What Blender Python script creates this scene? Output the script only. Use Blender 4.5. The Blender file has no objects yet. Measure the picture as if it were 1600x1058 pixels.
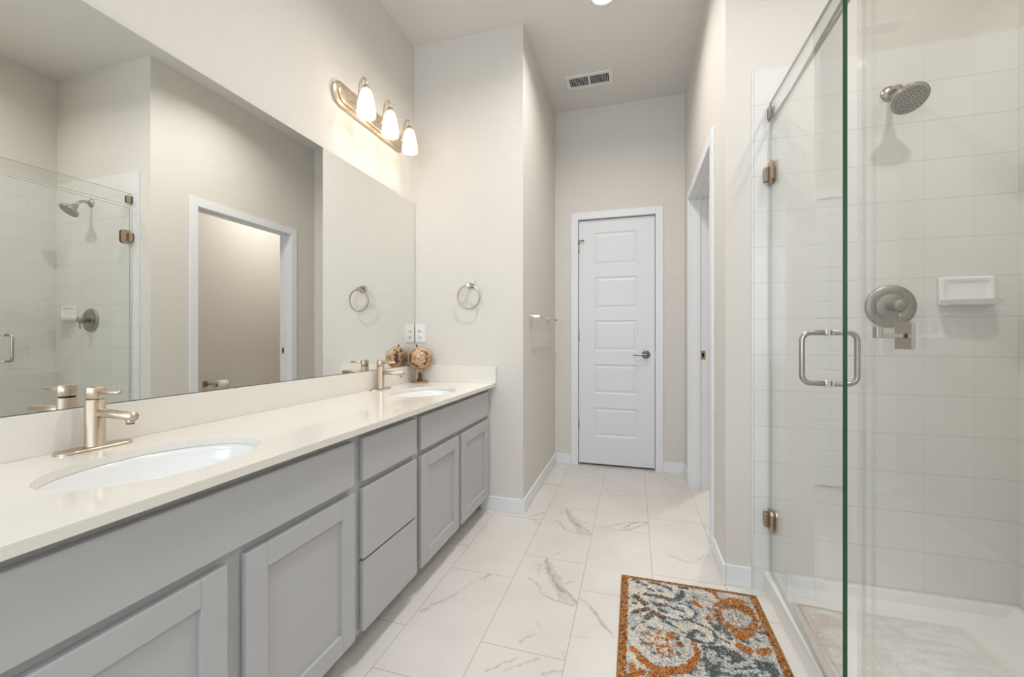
import bpy, bmesh, math, random
import numpy as np
from mathutils import Vector, Matrix

random.seed(7)
RNG = np.random.default_rng(11)
SC = bpy.context.scene
COL = SC.collection

# ------------------------------------------------------------------ camera
cam_data = bpy.data.cameras.new('camera')
cam = bpy.data.objects.new('camera', cam_data)
COL.objects.link(cam)
cam.location = (0.0, 0.0, 1.06)
cam.rotation_euler = (math.radians(90), 0, 0.2873)
cam_data.sensor_width = 36.0
cam_data.lens = 645.0 / 1600.0 * 36.0
cam_data.shift_y = -2.0 / 1600.0
cam_data.clip_start = 0.02
SC.camera = cam

# ------------------------------------------------------------------ world, exposure, lights
SC.view_settings.view_transform = 'Standard'
SC.view_settings.look = 'None'
SC.view_settings.gamma = 1.0
SC.view_settings.use_curve_mapping = False
SC.view_settings.exposure = 0.06
world = bpy.data.worlds.new('world')
SC.world = world
world.use_nodes = True
bg = world.node_tree.nodes['Background']
bg.inputs[0].default_value = (0.80, 0.90, 1.0, 1)
bg.inputs[1].default_value = 1.6


def area_light(name, loc, rot, size, size_y, power, color, shape='RECTANGLE', spread=180):
    d = bpy.data.lights.new(name, 'AREA')
    d.shape = shape
    d.size = size
    if shape in ('RECTANGLE', 'ELLIPSE'):
        d.size_y = size_y
    d.energy = power
    d.color = color
    d.spread = math.radians(spread)
    o = bpy.data.objects.new(name, d)
    COL.objects.link(o)
    o.location = loc
    o.rotation_euler = rot
    return o


CEIL = 2.95
# daylight through the window in the wall behind the camera
area_light('window_daylight', (-0.45, -2.06, 1.55), (math.radians(90), 0, 0), 1.4, 1.5, 30, (0.72, 0.85, 1.0))
WARM = (1.0, 0.97, 0.94)
# recessed ceiling lamps: corridor end, added unseen fill, shower, toilet room, added unseen fill
CANS = [(-0.163, 2.325, 7.0), (-0.32, 1.50, 11.0), (0.95, 1.08, 8.0), (0.78, 3.55, 12), (-0.40, -0.90, 5)]
for i, (x, y, p) in enumerate(CANS):
    area_light('downlight_lamp', (x, y, CEIL - 0.022), (0, 0, 0), 0.11, 0.11, p, WARM, 'DISK', 151)

# ------------------------------------------------------------------ materials


def new_mat(name):
    m = bpy.data.materials.new(name)
    m.use_nodes = True
    nt = m.node_tree
    b = nt.nodes['Principled BSDF']
    return m, nt, b


def setp(b, **k):
    for n, v in k.items():
        n = n.replace('_', ' ')
        if n in b.inputs:
            if isinstance(v, tuple) and len(v) == 3:
                v = (*v, 1)
            b.inputs[n].default_value = v


def simple(name, col, rough=0.5, metal=0.0, spec=0.5, coat=0.0):
    m, nt, b = new_mat(name)
    setp(b, Base_Color=col, Roughness=rough, Metallic=metal, Specular_IOR_Level=spec, Coat_Weight=coat)
    return m


def add_bump(nt, b, scale, strength, dist, detail=3.0, coord='pos', stretch=None):
    N = nt.nodes
    geo = N.new('ShaderNodeNewGeometry')
    tex = N.new('ShaderNodeTexNoise')
    tex.inputs['Scale'].default_value = scale
    tex.inputs['Detail'].default_value = detail
    src = geo.outputs['Position']
    if stretch:
        vm = N.new('ShaderNodeVectorMath')
        vm.operation = 'MULTIPLY'
        vm.inputs[1].default_value = stretch
        nt.links.new(src, vm.inputs[0])
        src = vm.outputs[0]
    nt.links.new(src, tex.inputs['Vector'])
    bp = N.new('ShaderNodeBump')
    bp.inputs['Strength'].default_value = strength
    bp.inputs['Distance'].default_value = dist
    nt.links.new(tex.outputs['Fac'], bp.inputs['Height'])
    nt.links.new(bp.outputs['Normal'], b.inputs['Normal'])
    return tex


def paint(name, col, rough=0.6, bump=0.25):
    m, nt, b = new_mat(name)
    setp(b, Base_Color=col, Roughness=rough, Specular_IOR_Level=0.3)
    add_bump(nt, b, 130, bump, 0.004, 2.0)
    return m


M_wall = paint('wall_paint', (0.745, 0.708, 0.655), 0.6, 0.5)
M_ceil = paint('ceiling_paint', (0.77, 0.745, 0.71), 0.75, 0.15)
M_trim = simple('white_trim_paint', (0.84, 0.85, 0.865), 0.35)
M_door = simple('white_door_paint', (0.80, 0.81, 0.825), 0.38)
M_porc = simple('white_porcelain', (0.90, 0.90, 0.89), 0.12, coat=0.3)
M_acryl = simple('white_acrylic', (0.84, 0.84, 0.83), 0.22)
M_dark = simple('dark_void', (0.01, 0.01, 0.01), 0.8)
M_black = simple('black_plastic', (0.015, 0.015, 0.016), 0.4)
M_chrome = simple('chrome', (0.80, 0.80, 0.80), 0.10, 1.0)
M_steelh = simple('satin_steel', (0.34, 0.33, 0.31), 0.25, 1.0)
M_plate = simple('white_plastic', (0.85, 0.84, 0.81), 0.3)
M_paper = simple('tissue_paper', (0.88, 0.87, 0.85), 0.9)


def brushed(name, col, rough, bump=0.06):
    m, nt, b = new_mat(name)
    setp(b, Base_Color=col, Metallic=1.0, Roughness=rough)
    add_bump(nt, b, 90, bump, 0.002, 2.0, stretch=(1, 1, 14))
    return m


M_nickel = brushed('brushed_nickel', (0.61, 0.515, 0.405), 0.38)
M_nickel_dark = brushed('satin_nickel_dark', (0.47, 0.43, 0.385), 0.30)
M_hinge = brushed('bronze_nickel', (0.46, 0.36, 0.27), 0.28)

# cabinets
m, nt, b = new_mat('grey_cabinet_paint')
setp(b, Base_Color=(0.485, 0.485, 0.49), Roughness=0.38, Specular_IOR_Level=0.4)
add_bump(nt, b, 60, 0.05, 0.002, 3.0, stretch=(1, 1, 0.15))
M_cab = m
M_cabin = simple('cabinet_inside', (0.18, 0.15, 0.12), 0.7)

# quartz worktop
m, nt, b = new_mat('cream_quartz')
setp(b, Base_Color=(0.84, 0.805, 0.745), Roughness=0.10, Specular_IOR_Level=0.5)
N = nt.nodes
geo = N.new('ShaderNodeNewGeometry')
nz = N.new('ShaderNodeTexNoise')
nz.inputs['Scale'].default_value = 420
nz.inputs['Detail'].default_value = 2
mx_ = N.new('ShaderNodeMix')
mx_.data_type = 'RGBA'
mx_.inputs['A'].default_value = (0.80, 0.762, 0.695, 1)
mx_.inputs['B'].default_value = (0.84, 0.805, 0.74, 1)
nt.links.new(geo.outputs['Position'], nz.inputs['Vector'])
nt.links.new(nz.outputs['Fac'], mx_.inputs['Factor'])
nt.links.new(mx_.outputs['Result'], b.inputs['Base Color'])
M_quartz = m

# mirror silver
m, nt, b = new_mat('mirror_silver')
setp(b, Base_Color=(0.865, 0.875, 0.85), Metallic=1.0, Roughness=0.0)
M_mirror = m
M_mirror_edge = simple('mirror_edge', (0.30, 0.32, 0.30), 0.2)


def glass_mat(name, tint):
    """thin sheet glass: Schlick reflection over straight transmission"""
    m = bpy.data.materials.new(name)
    m.use_nodes = True
    nt = m.node_tree
    N, L = nt.nodes, nt.links
    for n in list(N):
        N.remove(n)
    out = N.new('ShaderNodeOutputMaterial')
    geo = N.new('ShaderNodeNewGeometry')
    dot = N.new('ShaderNodeVectorMath')
    dot.operation = 'DOT_PRODUCT'
    L.new(geo.outputs['Normal'], dot.inputs[0])
    L.new(geo.outputs['Incoming'], dot.inputs[1])
    ab = N.new('ShaderNodeMath'); ab.operation = 'ABSOLUTE'
    L.new(dot.outputs['Value'], ab.inputs[0])
    om = N.new('ShaderNodeMath'); om.operation = 'SUBTRACT'
    om.inputs[0].default_value = 1.0
    L.new(ab.outputs[0], om.inputs[1])
    pw = N.new('ShaderNodeMath'); pw.operation = 'POWER'
    L.new(om.outputs[0], pw.inputs[0])
    pw.inputs[1].default_value = 5.0
    ma = N.new('ShaderNodeMath'); ma.operation = 'MULTIPLY_ADD'
    L.new(pw.outputs[0], ma.inputs[0])
    ma.inputs[1].default_value = 0.96
    ma.inputs[2].default_value = 0.04
    tr = N.new('ShaderNodeBsdfTransparent')
    tr.inputs['Color'].default_value = (*tint, 1)
    gl = N.new('ShaderNodeBsdfGlossy')
    gl.inputs['Roughness'].default_value = 0.0
    gl.inputs['Color'].default_value = (1, 1, 1, 1)
    mix = N.new('ShaderNodeMixShader')
    L.new(ma.outputs[0], mix.inputs['Fac'])
    L.new(tr.outputs[0], mix.inputs[1])
    L.new(gl.outputs[0], mix.inputs[2])
    L.new(mix.outputs[0], out.inputs['Surface'])
    return m


M_glass = glass_mat('clear_shower_glass', (0.962, 0.968, 0.958))
m, nt, b = new_mat('green_glass_edge')
setp(b, Base_Color=(0.028, 0.085, 0.034), Roughness=0.3, Specular_IOR_Level=0.4)
tx = add_bump(nt, b, 30, 0.2, 0.001, 2.0)
M_gedge = m
m, nt, b = new_mat('pale_glass_edge')
setp(b, Base_Color=(0.42, 0.46, 0.40), Roughness=0.15)
M_gedge_pale = m


def tile_mat(name, ax, off):
    """glossy white square wall tiles with thin grout joints; ax = horizontal axis"""
    m, nt, b = new_mat(name)
    N, L = nt.nodes, nt.links
    setp(b, Base_Color=(0.80, 0.79, 0.76), Roughness=0.13)
    geo = N.new('ShaderNodeNewGeometry')
    sep = N.new('ShaderNodeSeparateXYZ')
    L.new(geo.outputs['Position'], sep.inputs[0])
    comb = N.new('ShaderNodeCombineXYZ')
    L.new(sep.outputs[ax], comb.inputs[0])
    L.new(sep.outputs['Z'], comb.inputs[1])
    add = N.new('ShaderNodeVectorMath'); add.operation = 'ADD'
    add.inputs[1].default_value = (off + 1.5, 1.50 - 2.187 + 1.50, 0)
    L.new(comb.outputs[0], add.inputs[0])
    br = N.new('ShaderNodeTexBrick')
    br.offset = 0.0
    br.inputs['Scale'].default_value = 1.0
    br.inputs['Brick Width'].default_value = 0.150
    br.inputs['Row Height'].default_value = 0.150
    br.inputs['Mortar Size'].default_value = 0.0012
    br.inputs['Mortar Smooth'].default_value = 0.3
    br.inputs['Color1'].default_value = (0.80, 0.79, 0.765, 1)
    br.inputs['Color2'].default_value = (0.785, 0.775, 0.75, 1)
    br.inputs['Mortar'].default_value = (0.72, 0.705, 0.675, 1)
    L.new(add.outputs[0], br.inputs['Vector'])
    row = N.new('ShaderNodeTexBrick')
    row.offset = 0.0
    row.inputs['Scale'].default_value = 1.0
    row.inputs['Brick Width'].default_value = 50.0
    row.inputs['Row Height'].default_value = 0.150
    row.inputs['Mortar Size'].default_value = 0.0016
    row.inputs['Mortar Smooth'].default_value = 0.2
    row.inputs['Color1'].default_value = (1, 1, 1, 1)
    row.inputs['Color2'].default_value = (1, 1, 1, 1)
    row.inputs['Mortar'].default_value = (0.89, 0.88, 0.865, 1)
    L.new(add.outputs[0], row.inputs['Vector'])
    mul = N.new('ShaderNodeMix'); mul.data_type = 'RGBA'; mul.blend_type = 'MULTIPLY'
    mul.inputs['Factor'].default_value = 1.0
    L.new(br.outputs['Color'], mul.inputs['A'])
    L.new(row.outputs['Color'], mul.inputs['B'])
    L.new(mul.outputs['Result'], b.inputs['Base Color'])
    bp = N.new('ShaderNodeBump')
    bp.invert = True
    bp.inputs['Strength'].default_value = 0.25
    bp.inputs['Distance'].default_value = 0.0015
    L.new(br.outputs['Fac'], bp.inputs['Height'])
    L.new(bp.outputs['Normal'], b.inputs['Normal'])
    return m


M_tile_x = tile_mat('white_wall_tile_x', 'X', -0.912)
M_tile_y = tile_mat('white_wall_tile_y', 'Y', -1.960)

# floor: marble-look porcelain tiles; vein strength comes from the mesh attribute "vein"
m, nt, b = new_mat('marble_floor_tile')
N, L = nt.nodes, nt.links
setp(b, Roughness=0.22, Specular_IOR_Level=0.45)
geo = N.new('ShaderNodeNewGeometry')
sep = N.new('ShaderNodeSeparateXYZ')
L.new(geo.outputs['Position'], sep.inputs[0])
comb = N.new('ShaderNodeCombineXYZ')
L.new(sep.outputs['Y'], comb.inputs[0])
L.new(sep.outputs['X'], comb.inputs[1])
add = N.new('ShaderNodeVectorMath'); add.operation = 'ADD'
add.inputs[1].default_value = (-1.744 + 6.0, -0.079 + 2.95, 0)
L.new(comb.outputs[0], add.inputs[0])
br = N.new('ShaderNodeTexBrick')
br.offset = 0.3967 / 0.6
br.offset_frequency = 2
br.inputs['Scale'].default_value = 1.0
br.inputs['Brick Width'].default_value = 0.600
br.inputs['Row Height'].default_value = 0.295
br.inputs['Mortar Size'].default_value = 0.0015
br.inputs['Mortar Smooth'].default_value = 0.2
br.inputs['Color1'].default_value = (0.775, 0.738, 0.69, 1)
br.inputs['Color2'].default_value = (0.75, 0.715, 0.672, 1)
br.inputs['Mortar'].default_value = (0.47, 0.445, 0.41, 1)
L.new(add.outputs[0], br.inputs['Vector'])
at = N.new('ShaderNodeAttribute')
at.attribute_name = 'vein'
fn = N.new('ShaderNodeTexNoise')
fn.inputs['Scale'].default_value = 5.0
fn.inputs['Detail'].default_value = 6
L.new(geo.outputs['Position'], fn.inputs['Vector'])
cl = N.new('ShaderNodeMix'); cl.data_type = 'RGBA'; cl.blend_type = 'MULTIPLY'
cr = N.new('ShaderNodeValToRGB')
cr.color_ramp.elements[0].position = 0.35
cr.color_ramp.elements[0].color = (0.95, 0.945, 0.945, 1)
cr.color_ramp.elements[1].position = 0.6
cr.color_ramp.elements[1].color = (1, 1, 1, 1)
L.new(fn.outputs['Fac'], cr.inputs['Fac'])
cl.inputs['Factor'].default_value = 1.0
L.new(br.outputs['Color'], cl.inputs['A'])
L.new(cr.outputs['Color'], cl.inputs['B'])
vm = N.new('ShaderNodeMix'); vm.data_type = 'RGBA'
vm.inputs['B'].default_value = (0.34, 0.315, 0.30, 1)
L.new(at.outputs['Fac'], vm.inputs['Factor'])
L.new(cl.outputs['Result'], vm.inputs['A'])
L.new(vm.outputs['Result'], b.inputs['Base Color'])
bp = N.new('ShaderNodeBump'); bp.invert = True
bp.inputs['Strength'].default_value = 0.3
bp.inputs['Distance'].default_value = 0.001
L.new(br.outputs['Fac'], bp.inputs['Height'])
L.new(bp.outputs['Normal'], b.inputs['Normal'])
M_floor = m

# rug pile: colour comes from the woven pattern stored on the mesh
m, nt, b = new_mat('woven_rug_pile')
at = nt.nodes.new('ShaderNodeAttribute')
at.attribute_name = 'pattern'
nt.links.new(at.outputs['Color'], b.inputs['Base Color'])
setp(b, Roughness=0.95, Specular_IOR_Level=0.1, Sheen_Weight=0.1)
M_rug = m
M_rugedge = simple('tan_rug_binding', (0.33, 0.17, 0.06), 0.9)

# lamp materials
m, nt, b = new_mat('lamp_bulb')
setp(b, Base_Color=(1, 1, 1), Emission_Color=(1.0, 0.93, 0.83), Emission_Strength=60.0)
M_bulb = m
m, nt, b = new_mat('downlight_lens')
setp(b, Base_Color=(1, 1, 1), Emission_Color=(1.0, 0.95, 0.87), Emission_Strength=6.0)
M_lens = m
m = bpy.data.materials.new('frosted_lamp_glass')
m.use_nodes = True
nt = m.node_tree
N, L = nt.nodes, nt.links
b = N['Principled BSDF']
setp(b, Base_Color=(0.62, 0.59, 0.54), Roughness=0.25, Emission_Color=(1.0, 0.91, 0.80), Emission_Strength=0.12)
trn = N.new('ShaderNodeBsdfTransparent')
trn.inputs['Color'].default_value = (1, 0.97, 0.92, 1)
mix = N.new('ShaderNodeMixShader')
mix.inputs['Fac'].default_value = 0.40
L.new(b.outputs[0], mix.inputs[1])
L.new(trn.outputs[0], mix.inputs[2])
L.new(mix.outputs[0], N['Material Output'].inputs['Surface'])
M_shade = m

# antique globe
m, nt, b = new_mat('antique_globe_print')
N, L = nt.nodes, nt.links
tc = N.new('ShaderNodeTexCoord')
n1 = N.new('ShaderNodeTexNoise')
n1.inputs['Scale'].default_value = 24
n1.inputs['Detail'].default_value = 5
n1.inputs['Roughness'].default_value = 0.6
L.new(tc.outputs['Object'], n1.inputs['Vector'])
cr = N.new('ShaderNodeValToRGB')
cr.color_ramp.interpolation = 'CONSTANT'
e = cr.color_ramp.elements
e[0].position = 0.0; e[0].color = (0.10, 0.045, 0.02, 1)
e[1].position = 0.42; e[1].color = (0.42, 0.16, 0.06, 1)
for p, c in ((0.46, (0.66, 0.44, 0.22, 1)), (0.53, (0.62, 0.50, 0.33, 1)), (0.575, (0.36, 0.30, 0.20, 1)), (0.60, (0.50, 0.20, 0.11, 1)), (0.66, (0.22, 0.20, 0.16, 1))):
    q = e.new(p); q.color = c
L.new(n1.outputs['Fac'], cr.inputs['Fac'])
n2 = N.new('ShaderNodeTexNoise')
n2.inputs['Scale'].default_value = 160
n2.inputs['Detail'].default_value = 2
L.new(tc.outputs['Object'], n2.inputs['Vector'])
mm = N.new('ShaderNodeMix'); mm.data_type = 'RGBA'; mm.blend_type = 'MULTIPLY'
mm.inputs['Factor'].default_value = 0.6
L.new(cr.outputs['Color'], mm.inputs['A'])
c2 = N.new('ShaderNodeValToRGB')
c2.color_ramp.elements[0].position = 0.38
c2.color_ramp.elements[0].color = (0.35, 0.3, 0.25, 1)
c2.color_ramp.elements[1].position = 0.52
L.new(n2.outputs['Fac'], c2.inputs['Fac'])
L.new(c2.outputs['Color'], mm.inputs['B'])
L.new(mm.outputs['Result'], b.inputs['Base Color'])
setp(b, Roughness=0.3, Coat_Weight=0.3)
M_globe = m
M_wood = simple('dark_turned_wood', (0.06, 0.022, 0.012), 0.3, coat=0.4)
M_brass = simple('aged_brass', (0.48, 0.31, 0.14), 0.3, 1.0)

# speckled valve plate
m, nt, b = new_mat('speckled_nickel')
N, L = nt.nodes, nt.links
geo = N.new('ShaderNodeNewGeometry')
nz = N.new('ShaderNodeTexNoise'); nz.inputs['Scale'].default_value = 900; nz.inputs['Detail'].default_value = 1
L.new(geo.outputs['Position'], nz.inputs['Vector'])
cr = N.new('ShaderNodeValToRGB')
cr.color_ramp.elements[0].position = 0.40; cr.color_ramp.elements[0].color = (0.17, 0.165, 0.15, 1)
cr.color_ramp.elements[1].position = 0.55; cr.color_ramp.elements[1].color = (0.50, 0.485, 0.45, 1)
L.new(nz.outputs['Fac'], cr.inputs['Fac'])
L.new(cr.outputs['Color'], b.inputs['Base Color'])
setp(b, Metallic=1.0, Roughness=0.42)
M_speck = m

# ------------------------------------------------------------------ mesh helpers
ORIG = {}


class MB:
    """collects shapes in world coordinates and links them as one mesh object"""

    def __init__(self):
        self.bm = bmesh.new()

    def _merge(self, tmp):
        me = bpy.data.meshes.new('tmp')
        tmp.to_mesh(me)
        tmp.free()
        self.bm.from_mesh(me)
        bpy.data.meshes.remove(me)
        return self

    def box(self, x0, x1, y0, y1, z0, z1, bevel=0.0, seg=2, mi=0):
        t = bmesh.new()
        bmesh.ops.create_cube(t, size=1.0)
        for v in t.verts:
            v.co = Vector(((x0 + x1) / 2 + v.co.x * (x1 - x0), (y0 + y1) / 2 + v.co.y * (y1 - y0), (z0 + z1) / 2 + v.co.z * (z1 - z0)))
        if bevel > 0:
            bmesh.ops.bevel(t, geom=t.edges[:], offset=bevel, segments=seg, profile=0.6, affect='EDGES')
        for f in t.faces:
            f.material_index = mi
        return self._merge(t)

    def lathe(self, prof, center, axis='Z', n=32, caps=True, mi=0, scale=(1, 1), direction=None):
        """prof = [(r, h)] turned about an axis through center"""
        t = bmesh.new()
        if direction is not None:
            rot = Vector((0, 0, 1)).rotation_difference(Vector(direction).normalized()).to_matrix()
        else:
            rot = {'Z': Matrix.Identity(3), 'Y': Matrix.Rotation(math.radians(-90), 3, 'X'), 'X': Matrix.Rotation(math.radians(90), 3, 'Y')}[axis]
        rings = []
        for r, h in prof:
            ring = []
            if r < 1e-6:
                ring = [t.verts.new(rot @ Vector((0, 0, h)) + Vector(center))]
            else:
                for k in range(n):
                    a = 2 * math.pi * k / n
                    ring.append(t.verts.new(rot @ Vector((r * scale[0] * math.cos(a), r * scale[1] * math.sin(a), h)) + Vector(center)))
            rings.append(ring)
        for a, b2 in zip(rings[:-1], rings[1:]):
            if len(a) == 1 and len(b2) == 1:
                continue
            for k in range(n):
                k2 = (k + 1) % n
                if len(a) == 1:
                    t.faces.new((a[0], b2[k], b2[k2]))
                elif len(b2) == 1:
                    t.faces.new((a[k], b2[0], a[k2]))
                else:
                    t.faces.new((a[k], b2[k], b2[k2], a[k2]))
        if caps:
            for ring in (rings[0], rings[-1]):
                if len(ring) > 2:
                    t.faces.new(ring)
        bmesh.ops.recalc_face_normals(t, faces=t.faces[:])
        for f in t.faces:
            f.material_index = mi
            f.smooth = True
        return self._merge(t)

    def tube(self, pts, r, n=14, smooth_sub=0, caps=True, radii=None):
        P = [Vector(p) for p in pts]
        for _ in range(smooth_sub):          # Chaikin corner cutting
            Q = [P[0]]
            for a, b2 in zip(P[:-1], P[1:]):
                Q += [a * 0.75 + b2 * 0.25, a * 0.25 + b2 * 0.75]
            Q.append(P[-1])
            P = Q
        t = bmesh.new()
        rings = []
        up = None
        for i, p in enumerate(P):
            d = (P[min(i + 1, len(P) - 1)] - P[max(i - 1, 0)]).normalized()
            if up is None:
                up = d.orthogonal().normalized()
            else:
                up = (up - d * up.dot(d)).normalized()
            side = d.cross(up)
            rr = r if radii is None else radii[0] + (radii[1] - radii[0]) * i / (len(P) - 1)
            rings.append([t.verts.new(p + (up * math.cos(2 * math.pi * k / n) + side * math.sin(2 * math.pi * k / n)) * rr) for k in range(n)])
        for a, b2 in zip(rings[:-1], rings[1:]):
            for k in range(n):
                t.faces.new((a[k], a[(k + 1) % n], b2[(k + 1) % n], b2[k]))
        if caps:
            t.faces.new(rings[0]); t.faces.new(rings[-1])
        bmesh.ops.recalc_face_normals(t, faces=t.faces[:])
        for f in t.faces:
            f.smooth = True
        return self._merge(t)

    def torus(self, c, R, r, normal, n=56, m=12, squash=(1, 1)):
        q = Vector((0, 0, 1)).rotation_difference(Vector(normal).normalized())
        t = bmesh.new()
        rings = []
        for i in range(n):
            a = 2 * math.pi * i / n
            ring = []
            for j in range(m):
                bb = 2 * math.pi * j / m
                v = Vector(((R + r * math.cos(bb)) * math.cos(a), (R + r * math.cos(bb)) * math.sin(a), r * math.sin(bb)))
                ring.append(t.verts.new(q @ v + Vector(c)))
            rings.append(ring)
        for i in range(n):
            for j in range(m):
                t.faces.new((rings[i][j], rings[(i + 1) % n][j], rings[(i + 1) % n][(j + 1) % m], rings[i][(j + 1) % m]))
        for f in t.faces:
            f.smooth = True
        bmesh.ops.recalc_face_normals(t, faces=t.faces[:])
        return self._merge(t)

    def poly(self, verts, faces, mi=0):
        t = bmesh.new()
        V = [t.verts.new(v) for v in verts]
        for f in faces:
            ff = t.faces.new([V[k] for k in f])
            ff.material_index = mi
        return self._merge(t)

    def rotate(self, pivot, angle, axis):
        bmesh.ops.rotate(self.bm, cent=Vector(pivot), matrix=Matrix.Rotation(angle, 3, axis), verts=self.bm.verts[:])
        return self

    def build(self, name, mat, parent=None, smooth_angle=None):
        o0 = Vector((0, 0, 0))
        if parent is not None:
            o0 = ORIG[parent.name]
        me = bpy.data.meshes.new(name)
        bmesh.ops.translate(self.bm, vec=-o0, verts=self.bm.verts[:])
        self.bm.to_mesh(me)
        self.bm.free()
        for mm_ in (mat if isinstance(mat, (list, tuple)) else [mat]):
            me.materials.append(mm_)
        o = bpy.data.objects.new(name, me)
        COL.objects.link(o)
        if parent is not None:
            o.parent = parent
        ORIG[o.name] = o0
        return o


def empty(name, loc):
    o = bpy.data.objects.new(name, None)
    o.empty_display_size = 0.05
    COL.objects.link(o)
    o.location = loc
    ORIG[o.name] = Vector(loc)
    return o


def tag(o, label, cat, group=None, kind=None):
    o['label'] = label
    o['category'] = cat
    if group:
        o['group'] = group
    if kind:
        o['kind'] = kind
    return o


def struct(o, label, cat):
    o['kind'] = 'structure'
    o['label'] = label
    o['category'] = cat
    return o


def children(o):
    return [c for c in bpy.data.objects if c.parent == o]


def copy_tree(o, delta=None, parent=None):
    c = o.copy()
    COL.objects.link(c)
    if parent is not None:
        c.parent = parent
    if delta is not None:
        c.location = Vector(o.location) + Vector(delta)
    ORIG[c.name] = ORIG[o.name] + Vector(delta or (0, 0, 0))
    for ch in children(o):
        if ch != c:
            copy_tree(ch, None, c)
    return c


# ------------------------------------------------------------------ key planes of the room
XL = -1.372      # left (vanity) wall
YE = 2.400       # wall at the end of the vanity
XC = -0.640      # left side of the corridor
YF = 3.450       # far wall with the door
XR = 0.378       # right wall of the corridor
YS = 1.968       # wall behind the shower head
XS = 1.347       # far side wall of the shower
BBH = 0.085

# ------------------------------------------------------------------ floor with vein attribute
VEINS = [
(6, [(-0.792, 1.426), (-0.773, 1.463)]) ,
(5, [(-0.773, 1.463), (-0.729, 1.529), (-0.701, 1.587)]) ,
(3, [(-0.701, 1.587), (-0.668, 1.664)]) ,
(6, [(-0.646, 1.694), (-0.61, 1.74)]) ,
(9, [(-0.401, 2.536), (-0.368, 2.439), (-0.321, 2.354)]) ,
(12, [(-0.321, 2.354), (-0.288, 2.31)]) ,
(7, [(-0.292, 2.339), (-0.254, 2.298), (-0.215, 2.24)]) ,
(5, [(-0.439, 2.359), (-0.399, 2.331), (-0.361, 2.266), (-0.306, 2.246), (-0.259, 2.234), (-0.215, 2.24)]) ,
(4, [(-0.319, 2.339), (-0.286, 2.244)]) ,
(4, [(-0.288, 2.364), (-0.253, 2.39)]) ,
(4, [(-0.445, 2.468), (-0.418, 2.485), (-0.415, 2.425)]) ,
(3, [(-0.38, 1.979), (-0.357, 2.018), (-0.332, 2.044)]) ,
(4, [(-0.592, 2.372), (-0.55, 2.411), (-0.509, 2.458)]) ,
(4, [(-0.567, 2.343), (-0.514, 2.284), (-0.511, 2.363)]) ,
(4, [(-0.906, 2.271), (-0.877, 2.305), (-0.86, 2.342), (-0.819, 2.354)]) ,
(2, [(-0.896, 2.022), (-0.868, 1.983)]) ,
(2, [(-0.802, 2.003), (-0.786, 1.988)]) ,
(5, [(-0.159, 2.35), (-0.109, 2.396), (-0.051, 2.445), (0.076, 2.493)]) ,
(8, [(-0.05, 2.379), (-0.014, 2.442), (0.023, 2.467)]) ,
(6, [(-0.078, 2.345), (-0.013, 2.372), (0.03, 2.428), (0.076, 2.486)]) ,
(3, [(-0.189, 2.935), (-0.095, 2.845), (-0.017, 2.934), (0.072, 2.96)]) ,
(2, [(-0.168, 2.889), (-0.14, 2.774)]) ,
(2, [(-0.115, 2.712), (-0.068, 2.671)]) ,
(2, [(0.01, 2.771), (0.051, 2.75)]) ,
(5, [(0.085, 3.478), (0.154, 3.394), (0.228, 3.319), (0.264, 3.18)]) ,
(4, [(0.208, 3.479), (0.253, 3.391), (0.305, 3.374), (0.283, 3.289)]) ,
(4, [(0.169, 3.502), (0.194, 3.406)]) ,
(4, [(-0.208, 3.391), (-0.158, 3.46), (-0.095, 3.515)]) ,
(4, [(-0.371, 3.256), (-0.32, 3.323), (-0.26, 3.448)]) ,
(5, [(-0.641, 3.373), (-0.58, 3.317), (-0.527, 3.262)]) ,
(4, [(-0.551, 3.344), (-0.516, 3.3)]) ,
(4, [(0.375, 2.557), (0.39, 2.492)]) ,
(3, [(-0.622, 2.932), (-0.52, 2.919)]) ,
(2, [(-0.57, 2.822), (-0.524, 2.733)]) ,
(4, [(-0.551, 2.405), (-0.512, 2.456)]) ,
(5, [(-0.206, 1.679), (-0.18, 1.665), (-0.16, 1.635)]) ,
(7, [(-0.16, 1.635), (-0.125, 1.579), (-0.103, 1.548)]) ,
(5, [(-0.103, 1.548), (-0.085, 1.529), (-0.07, 1.496)]) ,
(3, [(-0.209, 1.46), (-0.179, 1.471), (-0.156, 1.474)]) ,
(3, [(-0.453, 1.232), (-0.422, 1.26), (-0.413, 1.28), (-0.388, 1.292), (-0.371, 1.319)]) ,
(3, [(-0.398, 1.244), (-0.368, 1.281), (-0.336, 1.305), (-0.305, 1.329)]) ,
(4, [(-0.276, 1.269), (-0.242, 1.293), (-0.215, 1.301)]) ,
(3, [(-0.383, 1.376), (-0.376, 1.394), (-0.358, 1.419), (-0.331, 1.446)]) ,
(2, [(-0.35, 1.506), (-0.326, 1.476)]) ,
(3, [(-0.228, 1.392), (-0.218, 1.354)]) ,
(2, [(-0.444, 1.612), (-0.429, 1.607)]) ,
(2, [(-0.664, 1.544), (-0.654, 1.547)]) ,
(4, [(0.152, 2.159), (0.198, 2.12), (0.247, 2.097), (0.277, 2.107), (0.317, 2.175), (0.355, 2.193)]) ,
(2, [(0.177, 2.053), (0.184, 2.031)]) ,
(2, [(0.333, 2.019), (0.36, 2.016)]) ,
]


def axis_coords(lo, d0, d1, hi, step):
    return np.concatenate([[lo], np.arange(d0, d1, step), [d1, hi]])


def seg_dist(X, Y, ax, ay, bx, by):
    dx, dy = bx - ax, by - ay
    t = np.clip(((X - ax) * dx + (Y - ay) * dy) / (dx * dx + dy * dy + 1e-12), 0, 1)
    return np.hypot(X - ax - t * dx, Y - ay - t * dy)


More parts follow.
